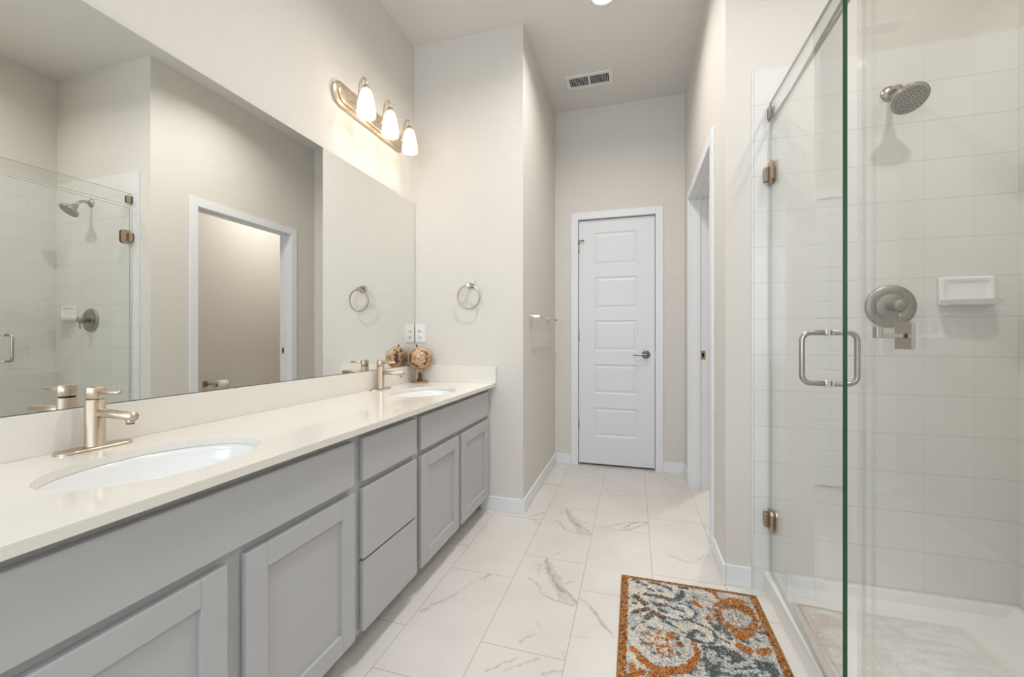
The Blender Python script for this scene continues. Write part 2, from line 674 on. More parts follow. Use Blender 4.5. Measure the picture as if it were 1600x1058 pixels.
def value_noise(X, Y, scale, seed=0):
    r = np.random.default_rng(seed)
    g = r.random((256, 256))
    x, y = X * scale + 40.3, Y * scale + 71.7
    i, j = np.floor(x).astype(int), np.floor(y).astype(int)
    fx, fy = x - i, y - j
    fx, fy = fx * fx * (3 - 2 * fx), fy * fy * (3 - 2 * fy)
    G = lambda a, b2: g[a % 256, b2 % 256]
    return (G(i, j) * (1 - fx) + G(i + 1, j) * fx) * (1 - fy) + (G(i, j + 1) * (1 - fx) + G(i + 1, j + 1) * fx) * fy


def grid_object(name, xs, ys, zfun, mat):
    nx, ny = len(xs), len(ys)
    X, Y = np.meshgrid(xs, ys)
    Z = zfun(X, Y)
    me = bpy.data.meshes.new(name)
    co = np.stack([X.ravel(), Y.ravel(), Z.ravel()], 1).astype(np.float32)
    idx = np.arange(nx * ny).reshape(ny, nx)
    q = np.stack([idx[:-1, :-1], idx[:-1, 1:], idx[1:, 1:], idx[1:, :-1]], -1).reshape(-1, 4)
    me.vertices.add(len(co))
    me.vertices.foreach_set('co', co.ravel())
    me.loops.add(q.size)
    me.loops.foreach_set('vertex_index', q.ravel().astype(np.int32))
    me.polygons.add(len(q))
    me.polygons.foreach_set('loop_start', np.arange(0, q.size, 4, dtype=np.int32))
    me.polygons.foreach_set('loop_total', np.full(len(q), 4, dtype=np.int32))
    me.update(calc_edges=True)
    me.materials.append(mat)
    o = bpy.data.objects.new(name, me)
    COL.objects.link(o)
    ORIG[o.name] = Vector((0, 0, 0))
    return o, X, Y


xs = axis_coords(-1.49, -0.93, 0.56, 1.46, 0.0033)
ys = axis_coords(-2.22, 1.05, 3.60, 4.30, 0.0036)
floor, FX, FY = grid_object('floor', xs, ys, lambda X, Y: X * 0, M_floor)
wob = 0.012 * (value_noise(FX, FY, 55, 1) - 0.5) + 0.006 * (value_noise(FX, FY, 160, 2) - 0.5)
wob2 = 0.012 * (value_noise(FX, FY, 55, 3) - 0.5) + 0.006 * (value_noise(FX, FY, 160, 4) - 0.5)
thick = 0.45 + 0.9 * value_noise(FX, FY, 70, 5)
GX, GY = FX + wob, FY + wob2
vein = np.zeros_like(FX)


def tile_cell(x, y):
    k = math.floor((x - 0.079) / 0.295)
    y0 = 1.744 if k % 2 else 1.947
    j = math.floor((y - y0) / 0.6)
    return k, y0 + 0.6 * j


def add_vein(w, pts):
    mxp, myp = np.mean([p[0] for p in pts]), np.mean([p[1] for p in pts])
    k, ty = tile_cell(mxp, myp)
    tx = 0.079 + 0.295 * k
    m0 = (FX > tx) & (FX < tx + 0.295) & (FY > ty) & (FY < ty + 0.6)
    r = np.where(m0)
    if len(r[0]) == 0:
        return
    sl = (slice(r[0].min(), r[0].max() + 1), slice(r[1].min(), r[1].max() + 1))
    d = np.full(FX[sl].shape, 9.0)
    for a, b2 in zip(pts[:-1], pts[1:]):
        d = np.minimum(d, seg_dist(GX[sl], GY[sl], a[0], a[1], b2[0], b2[1]))
    hw = w * 0.00105 * thick[sl]
    amp = min(1.0, 0.35 + 0.07 * w)
    f = amp * np.clip(1.0 - (d / np.maximum(hw, 0.0012)) ** 2 * 0.55, 0, 1)
    halo = 0.10 * np.exp(-(d / 0.012) ** 2)
    vein[sl] = np.maximum(vein[sl], np.maximum(f * (0.55 + 0.5 * value_noise(FX[sl], FY[sl], 90, 6)), halo * min(1, w / 6)))


for w, pts in VEINS:
    add_vein(w * 0.85, pts)
    my_ = np.mean([p[1] for p in pts])
    mx2 = np.mean([p[0] for p in pts])
    if -0.51 < mx2 < -0.216 and 1.95 < my_ < 2.55:      # the same print again in the next tile
        add_vein(w * 0.85, [(x, y - 0.6) for x, y in pts])
# broad soft grey flakes inside the strongest print (repeats in two tiles)


def inside(X, Y, P):
    r = np.zeros(X.shape, bool)
    n_ = len(P)
    for i in range(n_):
        (xa, ya), (xb, yb2) = P[i], P[(i + 1) % n_]
        cond = ((ya > Y) != (yb2 > Y)) & (X < (xb - xa) * (Y - ya) / (yb2 - ya + 1e-12) + xa)
        r ^= cond
    return r


FLAKES = [[(-0.413, 2.530), (-0.376, 2.525), (-0.347, 2.455), (-0.298, 2.395), (-0.286, 2.350), (-0.325, 2.321), (-0.376, 2.410)],
          [(-0.321, 2.312), (-0.292, 2.330), (-0.212, 2.242), (-0.262, 2.234), (-0.299, 2.272)]]
for dy_ in (0.0, -0.6):
    for P_ in FLAKES:
        mk = inside(GX, GY - dy_, P_)
        vein = np.where(mk, np.maximum(vein, 0.13 + 0.24 * value_noise(FX, FY - dy_, 75, 9)), vein)
att = floor.data.attributes.new('vein', 'FLOAT', 'POINT')
att.data.foreach_set('value', np.clip(vein, 0, 1).ravel().astype(np.float32))
struct(floor, 'marble-look porcelain floor tiles with grey veins and thin grout lines', 'floor')

# ------------------------------------------------------------------ walls, ceiling
o = MB().box(-1.49, 1.46, -2.22, 4.30, CEIL, CEIL + 0.1).build('ceiling', M_ceil)
struct(o, 'flat off-white ceiling over the bathroom', 'ceiling')
o = MB().box(-1.49, XL, -2.10, YE, 0.0, CEIL).build('wall_left', M_wall)
struct(o, 'cream textured wall behind the long vanity mirror', 'wall')
o = MB().box(-1.49, XC, YE, YF + 0.12, 0.0, CEIL).build('wall_end', M_wall)
struct(o, 'cream wall at the far end of the vanity, turning into the corridor', 'wall')
D0, D1, DT = -0.458, 0.176, 2.048
w = MB()
w.box(XC, D0, YF, YF + 0.12, 0, CEIL).box(D1, XR, YF, YF + 0.12, 0, CEIL).box(D0, D1, YF, YF + 0.12, DT, CEIL)
struct(w.build('wall_far', M_wall), 'cream wall around the white panelled door', 'wall')
O0, O1, OT = 2.255, 3.166, 2.050
w = MB()
w.box(XR, 0.49, YS, O0, 0, CEIL).box(XR, 0.49, O1, 4.20, 0, CEIL).box(XR, 0.49, O0, O1, OT, CEIL)
struct(w.build('wall_right', M_wall), 'cream corridor wall with the open toilet-room doorway', 'wall')
struct(MB().box(0.49, 1.46, YS, 2.08, 0, CEIL).build('wall_shower_head', M_wall), 'cream wall above the shower-head tiles', 'wall')
struct(MB().box(XS, 1.46, 0.333, YS, 0, CEIL).build('wall_shower_side', M_wall), 'cream wall above the far side of the shower', 'wall')
struct(MB().box(XR, 1.46, 0.333, 0.445, 0, CEIL).build('wall_shower_front', M_wall), 'cream wall closing the near end of the shower', 'wall')
struct(MB().box(XR, 0.49, -2.10, 0.333, 0, CEIL).build('wall_entry', M_wall), 'cream wall to the right of the camera', 'wall')
w = MB()
w.box(-1.49, -1.20, -2.22, -2.10, 0, CEIL).box(0.30, 0.49, -2.22, -2.10, 0, CEIL)
w.box(-1.20, 0.30, -2.22, -2.10, 0, 0.80).box(-1.20, 0.30, -2.22, -2.10, 2.30, CEIL)
struct(w.build('wall_back', M_wall), 'cream wall with a window behind the camera', 'wall')
struct(MB().box(1.30, 1.46, 2.08, 4.20, 0, CEIL).build('wall_toilet', M_wall), 'cream wall inside the toilet room holding the paper holder', 'wall')
struct(MB().box(-1.49, 1.46, 4.20, 4.30, 0, CEIL).build('wall_rear', M_wall), 'cream wall at the back of the toilet room, extended behind the door to block light', 'wall')  # stretch behind the door is added to keep sky light out
struct(MB().box(-1.49, -1.37, YF + 0.12, 4.20, 0, CEIL).build('wall_light_block', M_wall), 'unseen wall added behind the door to block outside light', 'wall')  # added unseen wall, stops sky light leaking under the door

# window behind the camera: frame only, daylight comes through
f = MB()
f.box(-1.20, -1.15, -2.20, -2.12, 0.80, 2.30).box(0.25, 0.30, -2.20, -2.12, 0.80, 2.30)
f.box(-1.15, 0.25, -2.20, -2.12, 0.80, 0.85).box(-1.15, 0.25, -2.20, -2.12, 2.25, 2.30).box(-0.47, -0.43, -2.19, -2.13, 0.85, 2.25)
struct(f.build('window_1', M_trim), 'white framed window in the wall behind the camera', 'window')

# ------------------------------------------------------------------ wall tiles of the shower (bullnose edge on the left)
t = MB()
t.box(0.486, 1.339, 1.960, YS, 0.0, 2.180)
t.box(0.478, 0.486, 1.9605, YS, 0.0, 2.187, 0.003).box(0.486, 1.339, 1.9605, YS, 2.180, 2.187, 0.003)
struct(t.build('wall_tile_head', M_tile_x), 'glossy white square tiles behind the shower head', 'wall tile')
struct(MB().box(1.339, XS, 0.453, 1.968, 0.0, 2.187).build('wall_tile_side', M_tile_y), 'glossy white square tiles on the far side of the shower', 'wall tile')
struct(MB().box(0.486, 1.347, 0.445, 0.453, 0.0, 2.187).build('wall_tile_front', M_tile_x), 'glossy white square tiles on the near end of the shower', 'wall tile')

# ------------------------------------------------------------------ baseboards
BT = 0.012


def baseboard(side, label, *boxes):
    w = MB()
    for bx in boxes:
        w.box(bx[0], bx[1], bx[2], bx[3], 0.0, BBH, 0.003)
    return struct(w.build('baseboard_' + side, M_trim), label, 'baseboard')


baseboard('end', 'white baseboard on the wall beside the vanity', (-0.91, XC + BT, YE - BT, YE))
baseboard('corridor', 'white baseboard along the left side of the corridor', (XC, XC + BT, YE + 0.0005, YF))
baseboard('far', 'white baseboard left and right of the panelled door', (XC + BT, -0.503, YF - BT, YF), (0.221, XR, YF - BT, YF))
baseboard('right', 'white baseboard on the corridor wall beside the shower corner', (XR - BT, XR, YS - BT, 2.213), (XR - BT, XR, 3.212, YF - BT), (XR + 0.0005, 0.477, YS - BT, YS))
baseboard('toilet', 'white baseboard inside the toilet room', (1.30 - BT, 1.30, 2.08, 4.20), (0.49, 1.288, 4.20 - BT, 4.20))

# ------------------------------------------------------------------ far door with casing
c = MB()
CW, CT = 0.058, 0.014
cx0, cx1, ct = -0.445, 0.163, 2.034
c.box(cx0 - CW, cx0, YF - CT, YF, 0, ct + CW, 0.003).box(cx1, cx1 + CW, YF - CT, YF, 0, ct + CW, 0.003)
c.box(cx0, cx1, YF - CT, YF, ct, ct + CW, 0.003)
# jambs and stops
c.box(D0, cx0, YF, YF + 0.12, 0, DT).box(cx1, D1, YF, YF + 0.12, 0, DT).box(cx0, cx1, YF, YF + 0.12, ct, DT)
c.box(cx0, cx0 + 0.010, YF + 0.056, YF + 0.09, 0, ct).box(cx1 - 0.010, cx1, YF + 0.056, YF + 0.09, 0, ct).box(cx0, cx1, YF + 0.056, YF + 0.09, ct - 0.010, ct)
struct(c.build('trim_1', M_trim), 'white casing around the panelled door', 'door casing')

DX0, DX1, DZ0, DZ1, DY = -0.441, 0.159, 0.017, 2.028, YF + 0.016
door = MB()
PAN = [(1.655, 1.922), (1.293, 1.555), (0.946, 1.198), (0.595, 0.837), (0.243, 0.480)]
px0, px1 = -0.314, 0.027
zs = [DZ0]
for lo, hi in reversed(PAN):
    zs += [lo, hi]
zs.append(DZ1)
yb = DY + 0.035
door.box(DX0, px0, DY, yb, DZ0, DZ1).box(px1, DX1, DY, yb, DZ0, DZ1)
for i in range(0, len(zs), 2):
    door.box(px0, px1, DY, yb, zs[i], zs[i + 1])
for lo, hi in PAN:
    rings = []
    for ins, dep in ((0.0, 0.0), (0.008, 0.006), (0.018, 0.006), (0.030, 0.002)):
        rings.append([(px0 + ins, DY + dep, lo + ins), (px1 - ins, DY + dep, lo + ins), (px1 - ins, DY + dep, hi - ins), (px0 + ins, DY + dep, hi - ins)])
    V = [v for r in rings for v in r]
    F = []
    for k in range(len(rings) - 1):
        for j in range(4):
            F.append((4 * k + j, 4 * k + (j + 1) % 4, 4 * k + 4 + (j + 1) % 4, 4 * k + 4 + j))
    F.append((4 * (len(rings) - 1), 4 * (len(rings) - 1) + 1, 4 * (len(rings) - 1) + 2, 4 * (len(rings) - 1) + 3))
    door.poly(V, F)
    door.box(px0, px1, yb - 0.01, yb, lo, hi)
bmesh.ops.recalc_face_normals(door.bm, faces=door.bm.faces[:])
door_1 = door.build('door_1', M_door)
struct(door_1, 'white five-panel door with a lever handle in the far wall', 'door')
h = MB()
hx, hz = 0.092, 0.921
h.lathe([(0, 0), (0.033, 0), (0.033, 0.004), (0.029, 0.010), (0.013, 0.013), (0.012, 0.045), (0, 0.045)], (hx, DY, hz), direction=(0, -1, 0), n=28)
h.tube([(hx + 0.004, DY - 0.044, hz + 0.001), (hx - 0.03, DY - 0.046, hz + 0.002), (hx - 0.07, DY - 0.046, hz - 0.003), (hx - 0.100, DY - 0.043, hz - 0.006)], 0.008, smooth_sub=2, radii=(0.010, 0.0055))
lev = h.build('lever_handle', M_steelh, door_1)
lev['label'] = 'satin steel lever handle on a round rose'
for z in (1.806, 1.071, 0.342):
    hm = MB()
    hm.tube([(DX0 - 0.002, DY - 0.006, z - 0.045), (DX0 - 0.002, DY - 0.006, z + 0.045)], 0.0065)
    hm.box(DX0, DX0 + 0.004, DY - 0.003, DY + 0.001, z - 0.044, z + 0.044)
    hm.build('hinge', M_steelh, door_1)
s = MB()
s.tube([(DX0 - 0.002, DY - 0.008, 1.858), (DX0 + 0.018, DY - 0.020, 1.862), (DX0 + 0.034, DY - 0.022, 1.856)], 0.0045)
s.lathe([(0, 0), (0.008, 0), (0.008, 0.012), (0, 0.012)], (DX0 + 0.030, DY - 0.022, 1.858), direction=(1, -0.3, -0.1), n=14)
s.tube([(DX0 - 0.002, DY - 0.008, 1.848), (DX0 - 0.002, DY - 0.008, 1.866)], 0.008)
s.build('hinge_pin_stop', M_steelh, door_1)
lt = MB().box(DX1 - 0.0005, DX1 + 0.0025, DY + 0.006, DY + 0.030, 0.885, 0.955)
lt.build('latch_plate', M_steelh, door_1)

# ------------------------------------------------------------------ toilet-room doorway casing, jamb, strike
c = MB()
y0, y1, zt = 2.275, 3.146, 2.030
c.box(XR - CT, XR, y0 - 0.060, y0, 0, zt + 0.06, 0.003).box(XR - CT, XR, y1, y1 + 0.062, 0, zt + 0.06, 0.003).box(XR - CT, XR, y0, y1, zt, zt + 0.06, 0.003)
c.box(0.49, 0.504, y0 - 0.060, y0, 0, zt + 0.06, 0.003).box(0.49, 0.504, y1, y1 + 0.062, 0, zt + 0.06, 0.003).box(0.49, 0.504, y0, y1, zt, zt + 0.06, 0.003)
c.box(XR, 0.49, O0, y0, 0, OT).box(XR, 0.49, y1, O1, 0, OT).box(XR, 0.49, y0, y1, zt, OT)
c.box(0.424, 0.446, y0, y0 + 0.010, 0, zt, 0.002).box(0.424, 0.446, y1 - 0.010, y1, 0, zt, 0.002).box(0.424, 0.446, y0, y1, zt - 0.010, zt, 0.002)
trim2 = c.build('trim_2', M_trim)
struct(trim2, 'white casing and jamb of the open toilet-room doorway', 'door casing')
s = MB().box(0.449, 0.478, y1 - 0.002, y1, 0.905, 0.965)
s.box(0.456, 0.470, y1 - 0.0025, y1 - 0.0019, 0.920, 0.950, mi=1)
st = s.build('strike_plate', [M_hinge, M_dark], trim2)
st['label'] = 'bronze strike plate on the far jamb'

# ------------------------------------------------------------------ vanity cabinets
XF, XD, XB = -0.860, -0.840, XL + 0.004
ZT = 0.7580


def front_panel(mb_name, y0_, y1_, z0_, z1_, parent):
    """flat slab drawer front"""
    return MB().box(XF + 0.0008, XD, y0_, y1_, z0_, z1_, 0.0022).build(mb_name, M_cab, parent)


def shaker_door(y0_, y1_, z0_, z1_, parent):
    w = 0.057
    fr = MB()
    fr.box(XF + 0.0008, XD, y0_, y0_ + w - 0.0004, z0_, z1_, 0.0016).box(XF + 0.0008, XD, y1_ - w + 0.0004, y1_, z0_, z1_, 0.0016)
    fr.box(XF + 0.0008, XD, y0_ + w, y1_ - w, z0_, z0_ + w, 0.0012).box(XF + 0.0008, XD, y0_ + w, y1_ - w, z1_ - w, z1_, 0.0012)
    d = fr.build('door', M_cab, parent)
    MB().box(XF + 0.004, XD - 0.010, y0_ + w - 0.004, y1_ - w + 0.004, z0_ + w - 0.004, z1_ - w + 0.004).build('door_panel', M_cab, d)
    return d


def carcass(y0_, y1_, parent, rails, stiles):
    b_ = MB()
    b_.box(XB, XF - 0.0195, y0_, y0_ + 0.016, 0.095, ZT).box(XB, XF - 0.0195, y1_ - 0.016, y1_, 0.095, ZT)
    b_.box(XB, XF - 0.0195, y0_ + 0.016, y1_ - 0.016, 0.095, 0.111).box(XB, XB + 0.006, y0_ + 0.016, y1_ - 0.016, 0.111, ZT)
    b_.build('carcass', M_cab, parent)
    ff = MB()
    for a, bb in stiles:
        ff.box(XF - 0.019, XF, a, bb, 0.095, ZT)
    for a, bb in rails:
        ff.box(XF - 0.019, XF - 0.0005, y0_ + 0.001, y1_ - 0.001, a, bb)
    ff.build('face_frame', M_cab, parent)
    MB().box(-0.945, -0.930, y0_, y1_, 0.0, 0.095).build('toe_kick', M_cab, parent)


RAILS_SINK = [(0.095, 0.125), (0.555, 0.605), (0.722, 0.757)]
c1 = empty('sink_cabinet', ((XB + XF) / 2, 0.70, 0))
tag(c1, 'grey sink cabinet nearest the camera under the closer basin, cut by the frame edge', 'cabinet', 'vanity cabinets under the worktop')
carcass(0.262, 1.124, c1, RAILS_SINK, [(0.262, 0.315), (0.665, 0.742), (1.090, 1.124)])
front_panel('false_drawer_front', 0.300, 1.101, 0.593, 0.733, c1)
shaker_door(0.300, 0.680, 0.105, 0.568, c1)
shaker_door(0.726, 1.104, 0.105, 0.568, c1)
c2 = empty('drawer_cabinet', ((XB + XF) / 2, 1.317, 0))
tag(c2, 'grey three-drawer cabinet in the middle of the vanity', 'cabinet', 'vanity cabinets under the worktop')
carcass(1.1243, 1.5085, c2, [(0.095, 0.118), (0.320, 0.350), (0.555, 0.605), (0.722, 0.757)], [(1.1243, 1.160), (1.475, 1.5085)])
front_panel('drawer_front', 1.147, 1.489, 0.593, 0.733, c2)
front_panel('drawer_front', 1.147, 1.489, 0.340, 0.568, c2)
front_panel('drawer_front', 1.147, 1.489, 0.105, 0.331, c2)
c3 = empty('sink_cabinet', ((XB + XF) / 2, 1.94, 0))
tag(c3, 'grey sink cabinet with two doors beside the end wall, under the farther basin', 'cabinet', 'vanity cabinets under the worktop')
carcass(1.509, 2.365, c3, RAILS_SINK, [(1.509, 1.545), (1.885, 1.960), (2.325, 2.365)])
front_panel('false_drawer_front', 1.529, 2.345, 0.593, 0.733, c3)
shaker_door(1.529, 1.908, 0.105, 0.568, c3)
shaker_door(1.943, 2.345, 0.105, 0.568, c3)
MB().box(XF - 0.019, XF + 0.006, 2.3655, YE - 0.0008, 0.095, ZT).build('filler_strip', M_cab, c3)

# ------------------------------------------------------------------ worktop with two oval cut-outs
CX0, CX1, CY0, CY1, CZ0, CZ1 = XL + 0.002, -0.815, 0.250, YE - 0.002, 0.7585, 0.778
SINKS = [(-1.050, 0.695), (-1.050, 1.937)]
SA, SB = 0.156, 0.215      # half depth (X), half width (Y)


def rect_hole(mb_, x0, x1, ya, yb_, c_, a, b2, n=64):
    angs = [2 * math.pi * k / n for k in range(n)]
    ins = [(c_[0] + a * math.cos(t_), c_[1] + b2 * math.sin(t_)) for t_ in angs]
    outp = []
    for t_ in angs:
        dx, dy = math.cos(t_) * a, math.sin(t_) * b2
        s_ = []
        if dx > 1e-9: s_.append((x1 - c_[0]) / dx)
        if dx < -1e-9: s_.append((x0 - c_[0]) / dx)
        if dy > 1e-9: s_.append((yb_ - c_[1]) / dy)
        if dy < -1e-9: s_.append((ya - c_[1]) / dy)
        k_ = min(s_)
        outp.append((c_[0] + dx * k_, c_[1] + dy * k_))
    for cxr, cyr in ((x0, ya), (x0, yb_), (x1, ya), (x1, yb_)):   # snap nearest to corners
        j = min(range(n), key=lambda q: (outp[q][0] - cxr) ** 2 + (outp[q][1] - cyr) ** 2)
        outp[j] = (cxr, cyr)
    V, F = [], []
    for i in range(n):
        V += [(*ins[i], CZ1), (*outp[i], CZ1), (*ins[i], CZ0), (*outp[i], CZ0)]
    for i in range(n):
        j = (i + 1) % n
        F.append((4 * i, 4 * i + 1, 4 * j + 1, 4 * j))
        F.append((4 * i + 2, 4 * j + 2, 4 * j + 3, 4 * i + 3))
        F.append((4 * i, 4 * j, 4 * j + 2, 4 * i + 2))
    mb_.poly(V, F)


wt = MB()
ycuts = [CY0, 0.40, 1.00, 1.60, 2.25, CY1]
for k in range(5):
    ya, yb_ = ycuts[k], ycuts[k + 1]
    if k in (1, 3):
        rect_hole(wt, CX0, CX1, ya, yb_, SINKS[0 if k == 1 else 1], SA, SB)
    else:
        wt.poly([(CX0, ya, CZ1), (CX1, ya, CZ1), (CX1, yb_, CZ1), (CX0, yb_, CZ1), (CX0, ya, CZ0), (CX1, ya, CZ0), (CX1, yb_, CZ0), (CX0, yb_, CZ0)], [(0, 1, 2, 3), (7, 6, 5, 4)])
# outer edges
wt.poly([(CX1, CY0, CZ0), (CX1, CY1, CZ0), (CX1, CY1, CZ1), (CX1, CY0, CZ1)], [(0, 1, 2, 3)])
wt.poly([(CX0, CY0, CZ0), (CX1, CY0, CZ0), (CX1, CY0, CZ1), (CX0, CY0, CZ1)], [(0, 1, 2, 3)])
wt.poly([(CX0, CY1, CZ0), (CX1, CY1, CZ0), (CX1, CY1, CZ1), (CX0, CY1, CZ1)], [(3, 2, 1, 0)])
wt.poly([(CX0, CY0, CZ0), (CX0, CY1, CZ0), (CX0, CY1, CZ1), (CX0, CY0, CZ1)], [(3, 2, 1, 0)])
bmesh.ops.remove_doubles(wt.bm, verts=wt.bm.verts[:], dist=0.0004)
bmesh.ops.recalc_face_normals(wt.bm, faces=wt.bm.faces[:])
top = wt.build('worktop', M_quartz)
tag(top, 'long cream quartz worktop with backsplash and two oval basin cut-outs on grey cabinets', 'worktop')
MB().box(CX0, CX0 + 0.020, CY0, CY1, CZ1, 0.879, 0.0015).build('backsplash', M_quartz, top)
MB().box(CX0 + 0.0202, -0.806, CY1 - 0.020, CY1, CZ1, 0.884, 0.0015).build('side_splash', M_quartz, top)

# ------------------------------------------------------------------ sinks
sk = empty('sink_basin', (SINKS[0][0], SINKS[0][1], 0.60))
prof = []
D = 0.115
for k in range(15):
    q = k / 14
    rr = math.cos(q * math.pi / 2) ** 0.62
    prof.append((1.005 * rr if k < 14 else 0.10, CZ0 - 0.0012 - D * math.sin(q * math.pi / 2)))
prof_o = [(1.055, CZ0 - 0.0012)] + [(r * 1.04 + 0.02, z - 0.010) for r, z in prof]
bowl = MB()
bowl.lathe([(0.10, prof[-1][1])] + list(reversed(prof))[1:] + prof_o + [(0.08, prof_o[-1][1])], (SINKS[0][0], SINKS[0][1], 0), n=56, caps=False, scale=(SA, SB))
bowl.build('bowl', M_porc, sk)
dr = MB().lathe([(0.0, prof[-1][1] + 0.0015), (0.018, prof[-1][1] + 0.002), (0.024, prof[-1][1] + 0.001), (0.024, prof[-1][1] - 0.02), (0, prof[-1][1] - 0.02)], (SINKS[0][0], SINKS[0][1], 0), n=28)
dr.build('drain', M_chrome, sk)
tag(sk, 'white oval undermount basin near the camera, in front of the closer faucet', 'sink', 'undermount basins')
sk2 = copy_tree(sk, (0, SINKS[1][1] - SINKS[0][1], 0))
tag(sk2, 'white oval undermount basin farther away, in front of the globe', 'sink', 'undermount basins')

# ------------------------------------------------------------------ faucets
FXc, FYc = -1.312, 0.705
fa = empty('faucet', (FXc, FYc, CZ1))
p = MB()
L_, W_ = 0.078, 0.025
n = 16
ringp = []
for k in range(n + 1):
    a = math.pi * k / n
    ringp.append((FXc + W_ * math.cos(a), FYc + (L_ - W_) + W_ * math.sin(a)))
for k in range(n + 1):
    a = math.pi + math.pi * k / n
    ringp.append((FXc + W_ * math.cos(a), FYc - (L_ - W_) + W_ * math.sin(a)))
m_ = len(ringp)
V = [(x, y, CZ1 + 0.0002) for x, y in ringp] + [(x, y, CZ1 + 0.004) for x, y in ringp] + [(FXc + (x - FXc) * 0.93, FYc + (y - FYc) * 0.975, CZ1 + 0.0065) for x, y in ringp]
F = [tuple(range(m_ - 1, -1, -1)), tuple(range(2 * m_, 3 * m_))]
for r_ in range(2):
    for k in range(m_):
        k2 = (k + 1) % m_
        F.append((r_ * m_ + k, r_ * m_ + k2, (r_ + 1) * m_ + k2, (r_ + 1) * m_ + k))
p.poly(V, F)
p.build('deck_plate', M_nickel, fa)
bd = MB()
BR = 0.0200
bd.lathe([(BR + 0.001, CZ1 + 0.0065), (BR + 0.001, CZ1 + 0.009), (BR, CZ1 + 0.010), (BR, CZ1 + 0.1245), (BR - 0.0005, CZ1 + 0.125), (0, CZ1 + 0.125)], (FXc, FYc, 0), n=36)
# sloped top wedge, higher towards the basin
bd.build('body', M_nickel, fa)
gp = MB().lathe([(BR - 0.0035, CZ1 + 0.123), (BR - 0.0035, CZ1 + 0.130), (0, CZ1 + 0.130)], (FXc, FYc, 0), n=24)
gp.build('cartridge_gap', M_dark, fa)
hd = MB()
hd.lathe([(0, CZ1 + 0.1262), (BR - 0.0008, CZ1 + 0.1262), (BR, CZ1 + 0.127), (BR, CZ1 + 0.155), (BR - 0.001, CZ1 + 0.156), (0, CZ1 + 0.156)], (FXc, FYc, 0), n=36)
hd.rotate((FXc + BR, FYc, CZ1 + 0.126), math.radians(5.0), 'Y')
hd.tube([(FXc + 0.010, FYc, CZ1 + 0.144), (FXc + 0.050, FYc, CZ1 + 0.1445), (FXc + 0.090, FYc, CZ1 + 0.145)], 0.0055, n=14, radii=(0.0062, 0.0048))
hd.build('lever_handle', M_nickel, fa)
sp = MB()
sp.tube([(FXc + 0.010, FYc, CZ1 + 0.092), (FXc + 0.06, FYc, CZ1 + 0.0905), (FXc + 0.142, FYc, CZ1 + 0.088)], 0.011, n=20, radii=(0.0108, 0.0108))
sp.lathe([(0.0088, 0), (0.0088, 0.009), (0, 0.009)], (FXc + 0.129, FYc, CZ1 + 0.081), direction=(0, 0, -1), n=20)
spo = sp.build('spout', M_nickel, fa)
ae = MB().lathe([(0.0078, 0), (0.0078, 0.0025), (0, 0.0025)], (FXc + 0.129, FYc, CZ1 + 0.072), direction=(0, 0, -1), n=18)
ae.build('aerator', M_black, spo)
tag(fa, 'brushed nickel single-lever faucet behind the nearer basin', 'faucet', 'single-lever basin faucets')
fa2 = copy_tree(fa, (-0.005, 1.942 - FYc, 0))
tag(fa2, 'brushed nickel single-lever faucet behind the farther basin, next to the globe', 'faucet', 'single-lever basin faucets')

# ------------------------------------------------------------------ mirror
mo = MB()
mo.box(XL + 0.0005, XL + 0.0060, 0.255, YE - 0.004, 0.881, 1.929)
mir = mo.build('wall_mirror', [M_mirror, M_mirror_edge])
for poly_ in mir.data.polygons:
    poly_.material_index = 0 if poly_.normal.x > 0.9 else 1
tag(mir, 'large frameless mirror along the wall above the vanity backsplash', 'mirror')
ck = MB()
ck.box(XL + 0.0062, XL + 0.0085, 2.205, 2.222, 1.917, 1.934, 0.0008).box(XL + 0.0005, XL + 0.0085, 2.205, 2.222, 1.930, 1.936, 0.0005)
ck.build('mirror_clip', M_plate, mir)

# ------------------------------------------------------------------ globe
GXc, GYc = -1.283, 2.312
gl = empty('desk_globe', (GXc, GYc, CZ1))
tag(gl, 'small antique-coloured desk globe on a turned wooden foot beside the farther basin', 'globe')
GZ, GR = 0.931, 0.0700
MB().lathe([(0, 0), (0.049, 0.0), (0.053, 0.003), (0.052, 0.007), (0.040, 0.010), (0.020, 0.012), (0, 0.012)], (GXc, GYc, CZ1 + 0.0003), n=36).build('base', M_brass, gl)
MB().lathe([(0, 0.010), (0.016, 0.011), (0.019, 0.016), (0.013, 0.020), (0.016, 0.026), (0.010, 0.031), (0.0085, 0.037), (0.013, 0.042), (0.013, 0.046), (0.008, 0.049), (0.012, 0.054), (0.012, 0.059), (0.005, 0.061), (0, 0.061)], (GXc, GYc, CZ1 + 0.0003), n=28).build('turned_stem', M_wood, gl)
bmg = bmesh.new()
bmesh.ops.create_uvsphere(bmg, u_segments=48, v_segments=32, radius=GR)
ball_mb = MB()
bmesh.ops.translate(bmg, vec=(GXc, GYc, GZ), verts=bmg.verts[:])
for f_ in bmg.faces:
    f_.smooth = True
ball_mb._merge(bmg)
ball = ball_mb.build('globe_ball', M_globe, gl)
